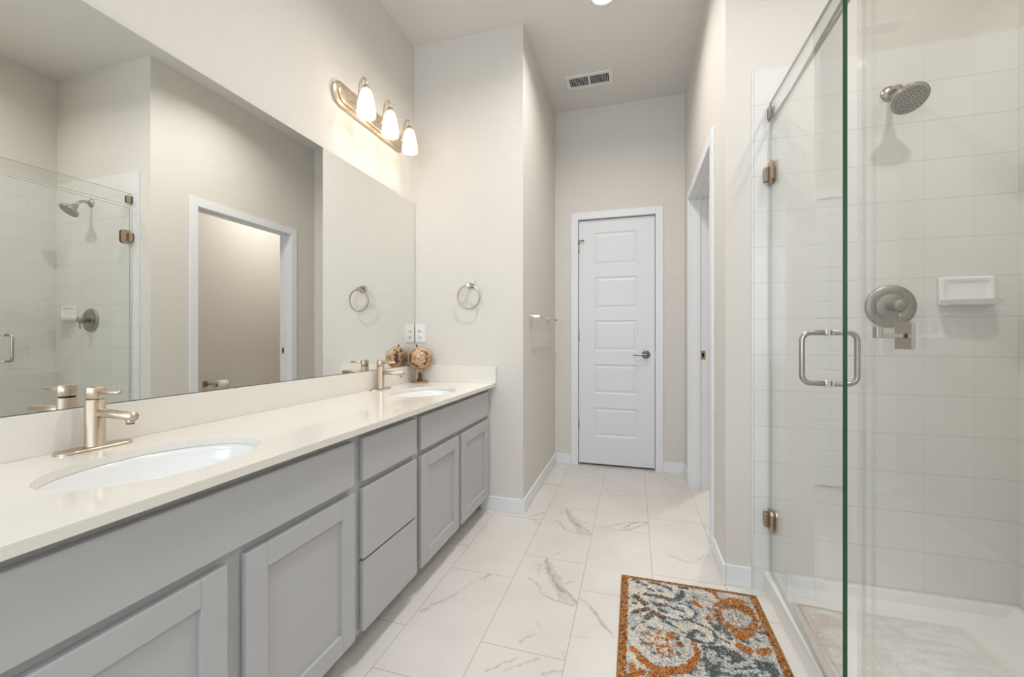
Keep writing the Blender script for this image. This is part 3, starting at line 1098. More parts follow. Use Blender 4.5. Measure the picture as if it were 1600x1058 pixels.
# meridian arm: lies in a plane facing the room, runs from stem round the lower right
arm = []
ax_u = Vector((0.93, 0.36, 0))
for k in range(0, 13):
    a = math.radians(-118 + k * 12.5)
    arm.append(Vector((GXc, GYc, GZ)) + ax_u * (GR + 0.007) * math.cos(a) + Vector((0, 0, 1)) * (GR + 0.007) * math.sin(a))
arm_m = MB().tube([(GXc, GYc, CZ1 + 0.058), (GXc, GYc, CZ1 + 0.066), arm[2] + Vector((0, 0, -0.004))], 0.004, n=10)
arm_m.tube(arm[:10], 0.0046, n=10)
arm_m.lathe([(0, 0), (0.006, 0), (0.006, 0.008), (0, 0.008)], arm[4], direction=(0.5, 0, -0.9), n=14)
arm_m.build('meridian_arm', M_brass, gl)
kn = MB().lathe([(0, 0), (0.0035, 0), (0.0035, 0.006), (0.0055, 0.007), (0.0055, 0.012), (0.003, 0.015), (0, 0.015)], (GXc - 0.016, GYc - 0.006, GZ + GR - 0.002), direction=(-0.22, -0.08, 1), n=16)
kn.build('pole_knob', M_black, gl)

# ------------------------------------------------------------------ vanity light
VY = [1.728, 1.934, 2.135]
VX = -1.251
vl = empty('vanity_light', (XL, 1.934, 2.24))
tag(vl, 'brushed nickel three-lamp vanity light on the wall above the mirror', 'wall light')


def stadium(mb_, x0_, x1_, yc_, zc_, hl, hr, inset=0.0, n=18):
    pts = []
    for k in range(n + 1):
        a = -math.pi / 2 + math.pi * k / n
        pts.append((yc_ + (hl - hr) + hr * math.cos(a), zc_ + hr * math.sin(a)))
    for k in range(n + 1):
        a = math.pi / 2 + math.pi * k / n
        pts.append((yc_ - (hl - hr) + hr * math.cos(a), zc_ + hr * math.sin(a)))
    q = len(pts)
    sc = lambda y, z: (yc_ + (y - yc_) * (1 - inset / hl), zc_ + (z - zc_) * (1 - inset / hr))
    V = [(x0_, y, z) for y, z in pts] + [(x1_ - inset * 0.6, y, z) for y, z in pts] + [(x1_, *sc(y, z)) for y, z in pts]
    F = [tuple(range(q - 1, -1, -1)), tuple(range(2 * q, 3 * q))]
    for r_ in range(2):
        for k in range(q):
            k2 = (k + 1) % q
            F.append((r_ * q + k, r_ * q + k2, (r_ + 1) * q + k2, (r_ + 1) * q + k))
    mb_.poly(V, F)


bp_ = MB()
stadium(bp_, XL + 0.0005, XL + 0.020, 1.934, 2.237, 0.308, 0.058, 0.010)
stadium(bp_, XL + 0.019, XL + 0.029, 1.934, 2.237, 0.284, 0.040, 0.006)
bmesh.ops.recalc_face_normals(bp_.bm, faces=bp_.bm.faces[:])
bp_.build('backplate', M_nickel, vl)
for i, y in enumerate(VY):
    am = MB()
    am.tube([(XL + 0.027, y, 2.222), (-1.325, y, 2.214), (-1.306, y, 2.212), (-1.296, y, 2.226), (-1.290, y, 2.262), (-1.287, y, 2.300), (-1.277, y, 2.324), (-1.262, y, 2.326), (-1.252, y, 2.312), (VX, y, 2.280)], 0.0056, n=12, smooth_sub=2)
    a_ = am.build('arm', M_nickel, vl)
    MB().lathe([(0, 0.022), (0.008, 0.022), (0.014, 0.016), (0.024, 0.002), (0.025, -0.004), (0.0, -0.004)], (VX, y, 2.268), n=28).build('socket_cap', M_nickel, a_)
    # bell glass, open at the bottom, double wall
    po = [(0.0235, 2.266), (0.028, 2.250), (0.0345, 2.225), (0.0400, 2.195), (0.0445, 2.165), (0.0460, 2.148), (0.0450, 2.136)]
    pi_ = [(r - 0.003, z) for r, z in po]
    sh = MB().lathe(po + list(reversed(pi_)), (VX, y, 0), n=40, caps=False)
    sh.build('shade', M_shade, vl)
    bu = MB().lathe([(0, 2.155), (0.010, 2.157), (0.018, 2.163), (0.0220, 2.174), (0.0205, 2.188), (0.014, 2.203), (0.011, 2.225), (0.012, 2.262), (0, 2.262)], (VX, y, 0), n=24)
    bu.build('bulb', M_bulb, vl)

# ------------------------------------------------------------------ outlet
ol = empty('wall_outlet', (-1.327, YE, 1.085))
tag(ol, 'white duplex outlet in the wall corner above the globe', 'outlet')
MB().box(-1.3615, -1.292, YE - 0.006, YE - 0.0003, 1.027, 1.143, 0.002).build('cover_plate', M_plate, ol)
for z in (1.066, 1.104):
    r_ = MB()
    r_.lathe([(0, 0), (0.0165, 0), (0.0160, 0.0012), (0, 0.0012)], (-1.327, YE - 0.0058, z), direction=(0, -1, 0), n=24)
    rc = r_.build('receptacle', M_plate, ol)
    s_ = MB()
    s_.box(-1.3345, -1.3325, YE - 0.0075, YE - 0.0069, z - 0.001, z + 0.007).box(-1.3215, -1.3195, YE - 0.0075, YE - 0.0069, z - 0.001, z + 0.007)
    s_.lathe([(0, 0), (0.0024, 0), (0.0024, 0.0008), (0, 0.0008)], (-1.327, YE - 0.0069, z - 0.008), direction=(0, -1, 0), n=12)
    s_.build('slots', M_dark, rc)
MB().lathe([(0, 0), (0.003, 0), (0.002, 0.001), (0, 0.001)], (-1.327, YE - 0.006, 1.085), direction=(0, -1, 0), n=12).build('screw', M_plate, ol)

# ------------------------------------------------------------------ towel ring
tr = empty('towel_ring', (-0.970, YE, 1.392))
tag(tr, 'round brushed nickel towel ring on the wall above the end of the worktop', 'towel ring')
t_ = MB()
t_.box(-0.994, -0.950, YE - 0.008, YE - 0.0003, 1.365, 1.409, 0.002)
t_.build('wall_plate', M_nickel_dark, tr)
t_ = MB().box(-0.981, -0.963, YE - 0.058, YE - 0.0075, 1.378, 1.396, 0.002)
t_.box(-0.984, -0.960, YE - 0.062, YE - 0.042, 1.366, 1.390, 0.002)
t_.build('post', M_nickel_dark, tr)
MB().torus((-0.972, YE - 0.050, 1.306), 0.0725, 0.0052, (0, 1, 0.08)).build('ring', M_nickel_dark, tr)

# ------------------------------------------------------------------ towel bar on the corridor wall
tb = empty('towel_bar', (XC, 2.87, 1.192))
tag(tb, 'chrome towel bar with flared posts on the corridor wall', 'towel bar')
for y in (2.585, 3.185):
    MB().lathe([(0, 0.0005), (0.029, 0.0005), (0.027, 0.004), (0.018, 0.012), (0.013, 0.024), (0.012, 0.062), (0.010, 0.068), (0, 0.068)], (XC, y, 1.192), direction=(1, 0, 0), n=28).build('post', M_chrome, tb)
MB().tube([(XC + 0.056, 2.575, 1.192), (XC + 0.056, 3.195, 1.192)], 0.0080, n=16).build('bar', M_chrome, tb)

# ------------------------------------------------------------------ ceiling vent and downlight
vt = empty('ceiling_vent', (-0.315, 3.064, CEIL))
tag(vt, 'white rectangular ceiling vent with dark slots in front of the far wall', 'vent')
vx0, vx1, vy0, vy1 = -0.482, -0.147, 2.982, 3.145
f = MB()
zb, zt_ = CEIL - 0.009, CEIL - 0.0005
f.box(vx0, vx1, vy0, vy0 + 0.028, zb, zt_, 0.002).box(vx0, vx1, vy1 - 0.028, vy1, zb, zt_, 0.002)
f.box(vx0, vx0 + 0.026, vy0 + 0.028, vy1 - 0.028, zb, zt_, 0.002).box(vx1 - 0.026, vx1, vy0 + 0.028, vy1 - 0.028, zb, zt_, 0.002)
f.box(-0.321, -0.308, vy0 + 0.028, vy1 - 0.028, zb, zt_)
f.build('frame', M_plate, vt)
MB().box(vx0 + 0.02, vx1 - 0.02, vy0 + 0.02, vy1 - 0.02, CEIL - 0.0022, CEIL - 0.0006).build('duct_opening', M_dark, vt)
f = MB()
for half in ((vx0 + 0.026, -0.321), (-0.308, vx1 - 0.026)):
    st_ = (half[1] - half[0]) / 12
    for k in range(13):
        xx = half[0] + st_ * k
        f.box(xx - 0.0014, xx + 0.0014, vy0 + 0.027, vy1 - 0.027, CEIL - 0.0085, CEIL - 0.003)
f.build('slats', M_trim, vt)

dl = None
for i, (x, y, p_) in enumerate(CANS):
    d_ = empty('ceiling_downlight', (x, y, CEIL))
    lab = ['round white recessed downlight in the ceiling at the top edge of the photo', 'unseen downlight added over the vanity floor to light the cabinets', 'round white recessed downlight over the shower', 'round white recessed downlight inside the toilet room', 'unseen downlight added in the ceiling behind the camera as fill'][i]  # second and last are unseen, added to brighten the room
    tag(d_, lab, 'ceiling light', 'recessed downlights')
    MB().lathe([(0.060, -0.0004), (0.079, -0.0004), (0.079, -0.004), (0.070, -0.010), (0.060, -0.006)], (x, y, CEIL), n=40, caps=False).build('trim_ring', M_trim, d_)
    MB().lathe([(0, -0.0010), (0.060, -0.0010), (0.060, -0.006), (0.045, -0.010), (0, -0.012)], (x, y, CEIL), n=36).build('lens', M_lens, d_)

# ------------------------------------------------------------------ rug
RUG = [
('l', 'cream', 22, [(0.112, 1.669), (0.142, 1.655), (0.173, 1.659), (0.2, 1.684), (0.208, 1.715), (0.192, 1.734), (0.171, 1.734)]) ,
('l', 'char', 14, [(0.123, 1.726), (0.154, 1.708), (0.182, 1.704)]) ,
('l', 'char', 9, [(0.107, 1.651), (0.141, 1.644), (0.176, 1.651), (0.209, 1.669), (0.227, 1.703), (0.216, 1.729), (0.194, 1.75), (0.165, 1.748)]) ,
('l', 'cream', 22, [(0.142, 1.617), (0.171, 1.604), (0.207, 1.625), (0.233, 1.622)]) ,
('l', 'char', 16, [(0.119, 1.621), (0.15, 1.593), (0.174, 1.569), (0.197, 1.552), (0.228, 1.547), (0.252, 1.554)]) ,
('l', 'char', 9, [(0.165, 1.673), (0.209, 1.65), (0.241, 1.64), (0.267, 1.62), (0.28, 1.591), (0.269, 1.562), (0.247, 1.547), (0.225, 1.553)]) ,
('l', 'cream', 20, [(0.201, 1.633), (0.23, 1.628), (0.253, 1.606), (0.255, 1.58), (0.235, 1.56), (0.218, 1.573)]) ,
('l', 'char', 14, [(0.195, 1.584), (0.215, 1.604), (0.24, 1.593)]) ,
('l', 'char', 10, [(0.277, 1.591), (0.315, 1.571)]) ,
('l', 'char', 18, [(0.271, 1.659), (0.289, 1.631), (0.306, 1.674), (0.314, 1.638), (0.321, 1.599)]) ,
('p', 'char', 0, [(0.222, 1.533), (0.275, 1.547), (0.319, 1.549), (0.363, 1.532), (0.404, 1.528), (0.438, 1.511), (0.438, 1.461), (0.244, 1.334), (0.215, 1.427)]) ,
('l', 'grey', 14, [(0.245, 1.517), (0.232, 1.489), (0.246, 1.478), (0.257, 1.508), (0.245, 1.517)]) ,
('l', 'grey', 20, [(0.292, 1.495), (0.277, 1.471), (0.29, 1.456), (0.319, 1.472), (0.343, 1.491), (0.368, 1.487)]) ,
('l', 'grey', 16, [(0.264, 1.441), (0.293, 1.436), (0.334, 1.451), (0.378, 1.468)]) ,
('l', 'orange', 40, [(0.345, 1.567), (0.356, 1.558), (0.369, 1.554)]) ,
('l', 'orange', 30, [(0.403, 1.551), (0.419, 1.564), (0.435, 1.573)]) ,
('p', 'orange', 0, [(0.249, 1.677), (0.291, 1.764), (0.334, 1.828), (0.387, 1.849), (0.424, 1.843), (0.437, 1.79), (0.446, 1.731), (0.425, 1.671), (0.403, 1.628), (0.365, 1.594), (0.336, 1.604), (0.328, 1.652), (0.317, 1.682)]) ,
('l', 'orange', 30, [(0.228, 1.773), (0.245, 1.756)]) ,
('l', 'orange', 24, [(0.276, 1.877), (0.315, 1.87), (0.325, 1.831)]) ,
('l', 'grey', 26, [(0.404, 1.866), (0.43, 1.868), (0.441, 1.83), (0.445, 1.798)]) ,
('l', 'orange', 40, [(0.191, 1.526), (0.197, 1.5), (0.184, 1.449), (0.15, 1.406), (0.095, 1.378), (0.06, 1.384), (0.022, 1.414)]) ,
('l', 'orange', 26, [(-0.006, 1.45), (0.013, 1.437)]) ,
('l', 'orange', 26, [(-0.006, 1.38), (0.0, 1.35)]) ,
('l', 'brown', 26, [(0.004, 1.55), (0.028, 1.567), (0.063, 1.588), (0.09, 1.585), (0.108, 1.58)]) ,
('l', 'brown', 26, [(0.047, 1.627), (0.073, 1.663), (0.1, 1.648)]) ,
('l', 'brown', 24, [(0.006, 1.749), (0.023, 1.728), (0.045, 1.709)]) ,
('l', 'brown', 20, [(-0.003, 1.641), (0.033, 1.669), (0.055, 1.682)]) ,
('l', 'brown', 16, [(0.043, 1.773), (0.078, 1.777), (0.112, 1.777)]) ,
('l', 'brown', 20, [(0.086, 1.715), (0.108, 1.722)]) ,
('l', 'char', 20, [(0.001, 1.867), (0.017, 1.85)]) ,
('l', 'char', 14, [(0.029, 1.846), (0.053, 1.838)]) ,
('l', 'char', 16, [(0.065, 1.864), (0.105, 1.861)]) ,
('l', 'char', 16, [(0.12, 1.851), (0.147, 1.845)]) ,
('l', 'char', 12, [(0.068, 1.815), (0.079, 1.804)]) ,
('l', 'char', 12, [(0.095, 1.816), (0.11, 1.813)]) ,
('l', 'char', 22, [(0.13, 1.766), (0.159, 1.768), (0.184, 1.795), (0.191, 1.831)]) ,
('l', 'char', 16, [(0.183, 1.859), (0.214, 1.865)]) ,
('l', 'char', 14, [(0.095, 1.688), (0.116, 1.682)]) ,
('l', 'brown', 18, [(-0.003, 1.701), (0.004, 1.703)]) ,
]
RC = {'cream': (0.62, 0.56, 0.475), 'char': (0.085, 0.098, 0.10), 'grey': (0.44, 0.455, 0.45), 'orange': (0.43, 0.168, 0.045), 'brown': (0.115, 0.078, 0.05)}
RX0, RX1, RY0, RY1 = -0.052, 0.477, 1.060, 1.896
rxs = np.linspace(RX0 + 0.003, RX1 - 0.003, 262)
rys = np.linspace(RY0 + 0.003, RY1 - 0.003, 416)
rug = empty('bath_rug', ((RX0 + RX1) / 2, (RY0 + RY1) / 2, 0))
tag(rug, 'orange, grey and cream patterned rug on the floor in front of the shower', 'rug')
hn = np.random.default_rng(5).random((416, 262))
edge_r = None


def rug_z(X, Y):
    dx = np.minimum(X - RX0, RX1 - X)
    dy = np.minimum(Y - RY0, RY1 - Y)
    e_ = np.minimum(dx, dy)
    return 0.0055 + 0.0035 * np.clip(e_ / 0.010, 0, 1) ** 0.5 + 0.0022 * (hn - 0.5)


pile, PX, PY = grid_object('pile', rxs, rys, rug_z, M_rug)
jx = 0.008 * (value_noise(PX, PY, 120, 21) - 0.5) + 0.006 * (value_noise(PX, PY, 300, 22) - 0.5)
jy = 0.008 * (value_noise(PX, PY, 120, 23) - 0.5) + 0.006 * (value_noise(PX, PY, 300, 24) - 0.5)
QX, QY = PX + jx, PY + jy
C_ = np.empty((*PX.shape, 3))
base_n = value_noise(QX, QY, 46, 31)
C_[:] = RC['grey']
C_[base_n > 0.60] = RC['cream']
C_[base_n < 0.20] = RC['char']


def paint_shape(kind, col, wid, P, dx=0.0, dy=0.0, sx=1, sy=1):
    P = [(RXM + (p[0] - RXM) * sx + dx, RYM + (p[1] - RYM) * sy + dy) for p in P]
    if kind == 'p':
        mk = inside(QX, QY, P)
        if col == 'char':
            alt = value_noise(QX, QY, 52, 41)
            C_[mk & (alt > 0.40)] = RC['char']
            C_[mk & (alt <= 0.40)] = RC['grey']
        else:
            alt = value_noise(QX, QY, 48, 42)
            C_[mk] = RC[col]
            C_[mk & (alt > 0.74)] = RC['grey']
        return
    d = np.full(PX.shape, 9.0)
    for a, b2 in zip(P[:-1], P[1:]):
        d = np.minimum(d, seg_dist(QX, QY, a[0], a[1], b2[0], b2[1]))
    C_[d < wid * (1.25 if col in ('char', 'brown') else 1.0)] = RC[col]


RXM, RYM = (RX0 + RX1) / 2, 1.478
SCALE_W = 0.00042
order = [s_ for s_ in RUG if s_[0] == 'p'] + [s_ for s_ in RUG if s_[0] == 'l']
for half in (0, 1):
    # the lower half of the rug repeats the motif turned half round
    for kind, col, wid, P in order:
        if half == 1:
            P = [(2 * RXM - x, 2 * RYM - 0.045 - y) for x, y in P]
            P = [(x, y) for x, y in P]
            if max(y for x, y in P) > 1.42:
                continue
        paint_shape(kind, col, wid * SCALE_W, P)


def rosette(cx, cy, rings):
    d = np.hypot(QX - cx, QY - cy)
    a = np.arctan2(QY - cy, QX - cx) + 0.5 * (value_noise(PX, PY, 60, 71) - 0.5)
    d = d + 0.012 * (value_noise(PX, PY, 70, 72) - 0.5)
    for r0, r1, col, pet in rings:
        mk = (d >= r0) & (d < r1)
        if pet:
            mk &= np.cos(a * pet) > 0.0
        C_[mk] = RC[col]


rosette(0.367, 1.722, [(0.05, 0.085, 'orange', 11), (0, 0.05, 'grey', 0), (0.022, 0.030, 'orange', 9), (0.0, 0.012, 'cream', 0), (0.012, 0.018, 'orange', 5), (0.05, 0.062, 'orange', 0), (0.062, 0.075, 'brown', 14)])
rosette(0.092, 1.512, [(0, 0.100, 'grey', 0), (0.094, 0.100, 'cream', 0), (0.062, 0.074, 'brown', 9), (0.030, 0.060, 'orange', 7), (0.070, 0.088, 'cream', 13), (0.0, 0.034, 'cream', 0), (0.010, 0.027, 'orange', 0), (0.012, 0.018, 'cream', 6)])
# fuzzy yarn edges: every tuft may borrow the colour of a neighbour
ii, jj = np.meshgrid(np.arange(C_.shape[0]), np.arange(C_.shape[1]), indexing='ij')
nr = np.random.default_rng(17)
ii = np.clip(ii + np.round(nr.normal(0, 0.75, ii.shape)).astype(int), 0, C_.shape[0] - 1)
jj = np.clip(jj + np.round(nr.normal(0, 0.75, jj.shape)).astype(int), 0, C_.shape[1] - 1)
C_ = C_[ii, jj]
bord = np.minimum(np.minimum(PX - RX0, RX1 - PX), np.minimum(PY - RY0, RY1 - PY) * 1.35)
bm_ = bord + jx * 0.6 < 0.029
C_[bm_] = (0.37, 0.155, 0.045)
dn = value_noise(PX, PY, 150, 51)
C_[bm_ & (dn < 0.26)] = (0.13, 0.05, 0.018)
C_[bm_ & (dn > 0.80)] = (0.46, 0.27, 0.11)
# fine mottling of the woven pile
mot = value_noise(PX, PY, 210, 61)
orange_ = (C_[..., 0] > 2.2 * C_[..., 2]) & (C_[..., 0] > 0.3) & (C_[..., 1] < 0.3)
C_[orange_ & (mot < 0.34)] = (0.23, 0.062, 0.02)
C_[orange_ & (mot > 0.80)] = (0.44, 0.27, 0.13)
grey_ = (C_[..., 2] > 0.40) & (C_[..., 2] < 0.455)
C_[grey_ & (mot < 0.24)] = (0.20, 0.205, 0.20)
C_[grey_ & (mot > 0.74)] = RC['cream']
dark_ = C_[..., 0] < 0.12
C_[dark_ & (mot > 0.72)] = (0.30, 0.31, 0.30)
spk = np.random.default_rng(6).normal(1.0, 0.36, PX.shape)
C_ *= np.clip(spk, 0.30, 1.8)[..., None]
dk = np.random.default_rng(8).random(PX.shape)
C_[dk < 0.05] *= 0.45
ca = pile.data.color_attributes.new('pattern', 'FLOAT_COLOR', 'POINT')
rgba = np.ones((C_.shape[0] * C_.shape[1], 4), np.float32)
rgba[:, :3] = np.clip(C_, 0, 1).reshape(-1, 3)
ca.data.foreach_set('color', rgba.ravel())
pile.data.transform(Matrix.Translation(-ORIG[rug.name]))
pile.parent = rug
ed = MB()
ed.box(RX0, RX1, RY0, RY1, 0.0004, 0.0052, 0.0015)
ed.tube([(RX0 + 0.002, RY0 + 0.004, 0.0040), (RX0 + 0.002, RY1 - 0.004, 0.0040)], 0.0033, n=8)
ed.tube([(RX1 - 0.002, RY0 + 0.004, 0.0040), (RX1 - 0.002, RY1 - 0.004, 0.0040)], 0.0033, n=8)
ed.tube([(RX0 + 0.004, RY1 - 0.002, 0.0040), (RX1 - 0.004, RY1 - 0.002, 0.0040)], 0.0033, n=8)
ed.tube([(RX0 + 0.004, RY0 + 0.002, 0.0040), (RX1 - 0.004, RY0 + 0.002, 0.0040)], 0.0033, n=8)
ed.build('edge_binding', M_rugedge, rug)

# ------------------------------------------------------------------ shower pan with low curb
pan = MB()
px0_, px1_, py0_, py1_ = 0.523, 1.338, 0.454, 1.959


def ring4(l, r_, n_, f_, z):
    return [(px0_ + l, py0_ + n_, z), (px1_ - r_, py0_ + n_, z), (px1_ - r_, py1_ - f_, z), (px0_ + l, py1_ - f_, z)]


rings = [ring4(0, 0, 0, 0, 0.0005), ring4(0, 0, 0, 0, 0.076), ring4(0.004, 0.0, 0.0, 0.0, 0.081), ring4(0.046, 0.020, 0.020, 0.018, 0.082), ring4(0.050, 0.026, 0.026, 0.022, 0.079),
         ring4(0.062, 0.060, 0.05, 0.035, 0.050), ring4(0.078, 0.15, 0.09, 0.075, 0.038), ring4(0.095, 0.235, 0.13, 0.128, 0.034)]
V = [v for r_ in rings for v in r_]
F = []
for k in range(len(rings) - 1):
    for j in range(4):
        F.append((4 * k + j, 4 * k + (j + 1) % 4, 4 * k + 4 + (j + 1) % 4, 4 * k + 4 + j))
pan.poly(V, F)
pan.poly(rings[0], [(3, 2, 1, 0)])
pan.poly(rings[-1], [(0, 1, 2, 3)])
bmesh.ops.remove_doubles(pan.bm, verts=pan.bm.verts[:], dist=0.00005)
bmesh.ops.recalc_face_normals(pan.bm, faces=pan.bm.faces[:])
pn = empty('shower_pan', (0.93, 1.2, 0))
tag(pn, 'white acrylic shower pan with a low curb under the glass door', 'shower pan')
pan.build('curb_basin', M_acryl, pn)
dm_ = MB().lathe([(0, 0.0008), (0.055, 0.0008), (0.056, 0.003), (0.050, 0.0045), (0, 0.004)], (0.86, 1.2, 0.0335), n=36)
dm_.build('drain_cover', M_chrome, pn)

# ------------------------------------------------------------------ shower glass
GT = 0.010
XG = 0.545      # plane of the fixed glass (outer face at XG - GT/2)


def glass_box(x0, x1, y0, y1, z0, z1):
    g = MB()
    g.box(x0, x1, y0, y1, z0, z1)
    return g


def set_glass_mats(o, near_green=True):
    o.data.materials.append(M_gedge)
    o.data.materials.append(M_gedge_pale)
    for p_ in o.data.polygons:
        n_ = p_.normal
        if abs(n_.x) > 0.8:
            p_.material_index = 0
        elif n_.y < -0.8 and near_green:
            p_.material_index = 1
        else:
            p_.material_index = 2


# door, hinged at the tiled wall, standing ajar by two degrees into the room
HP = (XG, 1.948, 0)
ANG = math.radians(-2.1)
YN = 1.258
sd = empty('shower_door', (XG, 1.948, 0.09))
tag(sd, 'clear frameless glass shower door with a green edge and D handle, slightly ajar', 'shower door')
g = glass_box(XG - GT / 2, XG + GT / 2, YN, 1.948, 0.092, 1.935)
panel = g.build('glass_panel', M_glass, sd)
set_glass_mats(panel)
# handle tubes
HY, HZ0, HZ1 = 1.358, 0.930, 1.073
for nm, s_ in (('outer_handle', -1), ('inner_handle', 1)):
    hmb = MB()
    xf = XG + s_ * GT / 2
    e_ = 0.060
    pts = [(xf, HY, HZ1), (xf + s_ * (e_ - 0.022), HY, HZ1)]
    for k in range(1, 7):
        a = math.pi / 2 * k / 6
        pts.append((xf + s_ * (e_ - 0.022 + 0.022 * math.sin(a)), HY, HZ1 - 0.022 + 0.022 * math.cos(a)))
    pts.append((xf + s_ * e_, HY, HZ0 + 0.022))
    for k in range(1, 7):
        a = math.pi / 2 * k / 6
        pts.append((xf + s_ * (e_ - 0.022 + 0.022 * math.cos(a)), HY, HZ0 + 0.022 - 0.022 * math.sin(a)))
    pts.append((xf, HY, HZ0))
    hmb.tube(pts, 0.0072, n=18)
    ho = hmb.build(nm, M_nickel_dark, sd)
    wm = MB()
    for z in (HZ0, HZ1):
        wm.lathe([(0, 0.0003), (0.0105, 0.0003), (0.0105, 0.0055), (0.0085, 0.007), (0, 0.007)], (xf, HY, z), direction=(s_, 0, 0), n=22)
    wm.build('washers', M_chrome, ho)
# hinges: a clamp on the glass with a fixed leaf on the wall
for z in (1.735, 0.304):
    hg = MB()
    for s_ in (-1, 1):
        x0_ = XG + s_ * (GT / 2 + 0.0003)
        x1_ = XG + s_ * (GT / 2 + 0.0068)
        xa, xb = min(x0_, x1_), max(x0_, x1_)
        yA, yB, ch = 1.893, 1.945, 0.012
        prof_h = [(yA, z - 0.045 + ch), (yA + ch, z - 0.045), (yB, z - 0.045), (yB, z + 0.045), (yA + ch, z + 0.045), (yA, z + 0.045 - ch)]
        V = [(xa, a, b2) for a, b2 in prof_h] + [(xb, a, b2) for a, b2 in prof_h]
        F = [(0, 1, 2, 3, 4, 5), (11, 10, 9, 8, 7, 6)] + [(k, (k + 1) % 6, 6 + (k + 1) % 6, 6 + k) for k in range(6)]
        hg.poly(V, F)
    bmesh.ops.recalc_face_normals(hg.bm, faces=hg.bm.faces[:])
    hg.build('hinge', M_hinge, sd)
    kn_ = MB()
    kn_.box(XG - 0.026, XG - 0.013, 1.930, 1.9585, z - 0.028, z + 0.028, 0.0015)
    kn_.box(XG - 0.026, XG + 0.026, 1.9525, 1.9592, z - 0.028, z + 0.028, 0.001)
    kn_.build('hinge_knuckle', M_hinge, sd)
for ch in children(sd):
    if ch.name.startswith(('glass_panel', 'outer_handle', 'inner_handle')) or (ch.name.startswith('hinge') and 'knuckle' not in ch.name):
        # swing about the hinge line
        ch.data.transform(Matrix.Rotation(ANG, 4, 'Z'))
        for c2_ in children(ch):
            c2_.data.transform(Matrix.Rotation(ANG, 4, 'Z'))

# header glass over the door with its wall clip
hd_ = empty('header_glass', (XG, 1.6, 1.945))
tag(hd_, 'narrow clear glass strip above the shower door, clipped to the tiles', 'glass panel')
g = glass_box(XG - GT / 2, XG + GT / 2, 1.2475, 1.952, 1.952, 2.033).build('glass_panel', M_glass, hd_)
set_glass_mats(g)
cl_ = MB()
for s_ in (-1, 1):
    xa, xb = sorted((XG + s_ * (GT / 2 + 0.0003), XG + s_ * (GT / 2 + 0.0045)))
    cl_.box(xa, xb, 1.925, 1.9592, 1.966, 2.014, 0.001)
cl_.box(XG - GT / 2 - 0.0045, XG + GT / 2 + 0.0045, 1.9525, 1.9592, 1.966, 2.014)
cl_.build('wall_clip', M_hinge, hd_)

# fixed panel towards the camera
fpe = empty('fixed_glass_panel', (XG, 0.85, 0.0820))
fp = glass_box(XG - GT / 2, XG + GT / 2, 0.4545, 1.2460, 0.0825, 2.033).build('glass_sheet', M_glass, fpe)
for_edge = fp
set_glass_mats(fp, near_green=True)
for p_ in fp.data.polygons:
    if p_.normal.y > 0.8:
        p_.material_index = 0
tag(fpe, 'large clear fixed glass panel with a square robe hook at the right of the photo', 'glass panel')

# robe hook mounted on the fixed panel
xo = XG - GT / 2
rh = MB().box(xo - 0.0062, xo - 0.0003, 1.021, 1.078, 1.035, 1.091, 0.001).build('robe_hook', M_nickel_dark, fpe)
rh['label'] = 'square brushed nickel robe hook on the glass'
hk = MB()
hk.box(xo - 0.047, xo - 0.0060, 1.040, 1.052, 1.058, 1.068, 0.0015)
hk.box(xo - 0.056, xo - 0.045, 1.037, 1.055, 1.058, 1.083, 0.0018)
hk.build('hook_arm', M_nickel_dark, rh)
MB().box(xo - 0.0068, xo - 0.0060, 1.0335, 1.0395, 1.0585, 1.0675).build('dark_recess_patch', M_black, rh)  # black colour stands in for recess shade where the arm meets the plate

# ------------------------------------------------------------------ shower head
SHX, SHY, SHZ = 0.955, 1.960, 2.008
sh_ = empty('overhead_shower', (SHX, SHY, SHZ))
tag(sh_, 'round brushed nickel shower head on a short arm high on the tiles', 'shower head')
MB().lathe([(0, 0.0005), (0.030, 0.0005), (0.029, 0.004), (0.022, 0.010), (0.012, 0.013), (0, 0.013)], (SHX, SHY, SHZ), direction=(0, -1, 0), n=32).build('escutcheon', M_nickel_dark, sh_)
HC = Vector((SHX + 0.002, 1.838, 1.922))
hd3 = Vector((0.05, -0.62, -0.78)).normalized()
bk = HC - hd3 * 0.058
MB().tube([(SHX, SHY - 0.010, SHZ), (SHX, SHY - 0.035, SHZ + 0.003), (SHX, SHY - 0.060, SHZ - 0.004), tuple(bk)], 0.0095, n=16, smooth_sub=2).build('arm', M_nickel_dark, sh_)
he = MB().lathe([(0, -0.066), (0.014, -0.064), (0.019, -0.052), (0.018, -0.044), (0.024, -0.036), (0.046, -0.018), (0.054, -0.010), (0.056, -0.002), (0.055, 0.002), (0.0, 0.002)], tuple(HC), direction=tuple(hd3), n=44).build('head', M_nickel_dark, sh_)
fc = MB().lathe([(0, 0.0022), (0.050, 0.0022), (0.050, 0.0045), (0.046, 0.0055), (0, 0.0055)], tuple(HC), direction=tuple(hd3), n=40).build('spray_face', simple('spray_grey', (0.42, 0.40, 0.37), 0.45), he)
rotq = Vector((0, 0, 1)).rotation_difference(hd3)
nzl = MB()
for rr, cnt in ((0.009, 6), (0.0185, 12), (0.028, 18), (0.0375, 20), (0.044, 26)):
    for k in range(cnt):
        a = 2 * math.pi * (k + 0.5 * (cnt % 4 == 2)) / cnt
        pnt = HC + rotq @ Vector((rr * math.cos(a), rr * math.sin(a), 0.0054))
        nzl.lathe([(0.0018, 0), (0.0014, 0.0014), (0, 0.0014)], tuple(pnt), direction=tuple(hd3), n=8)
nzl.build('nozzles', M_black, he)

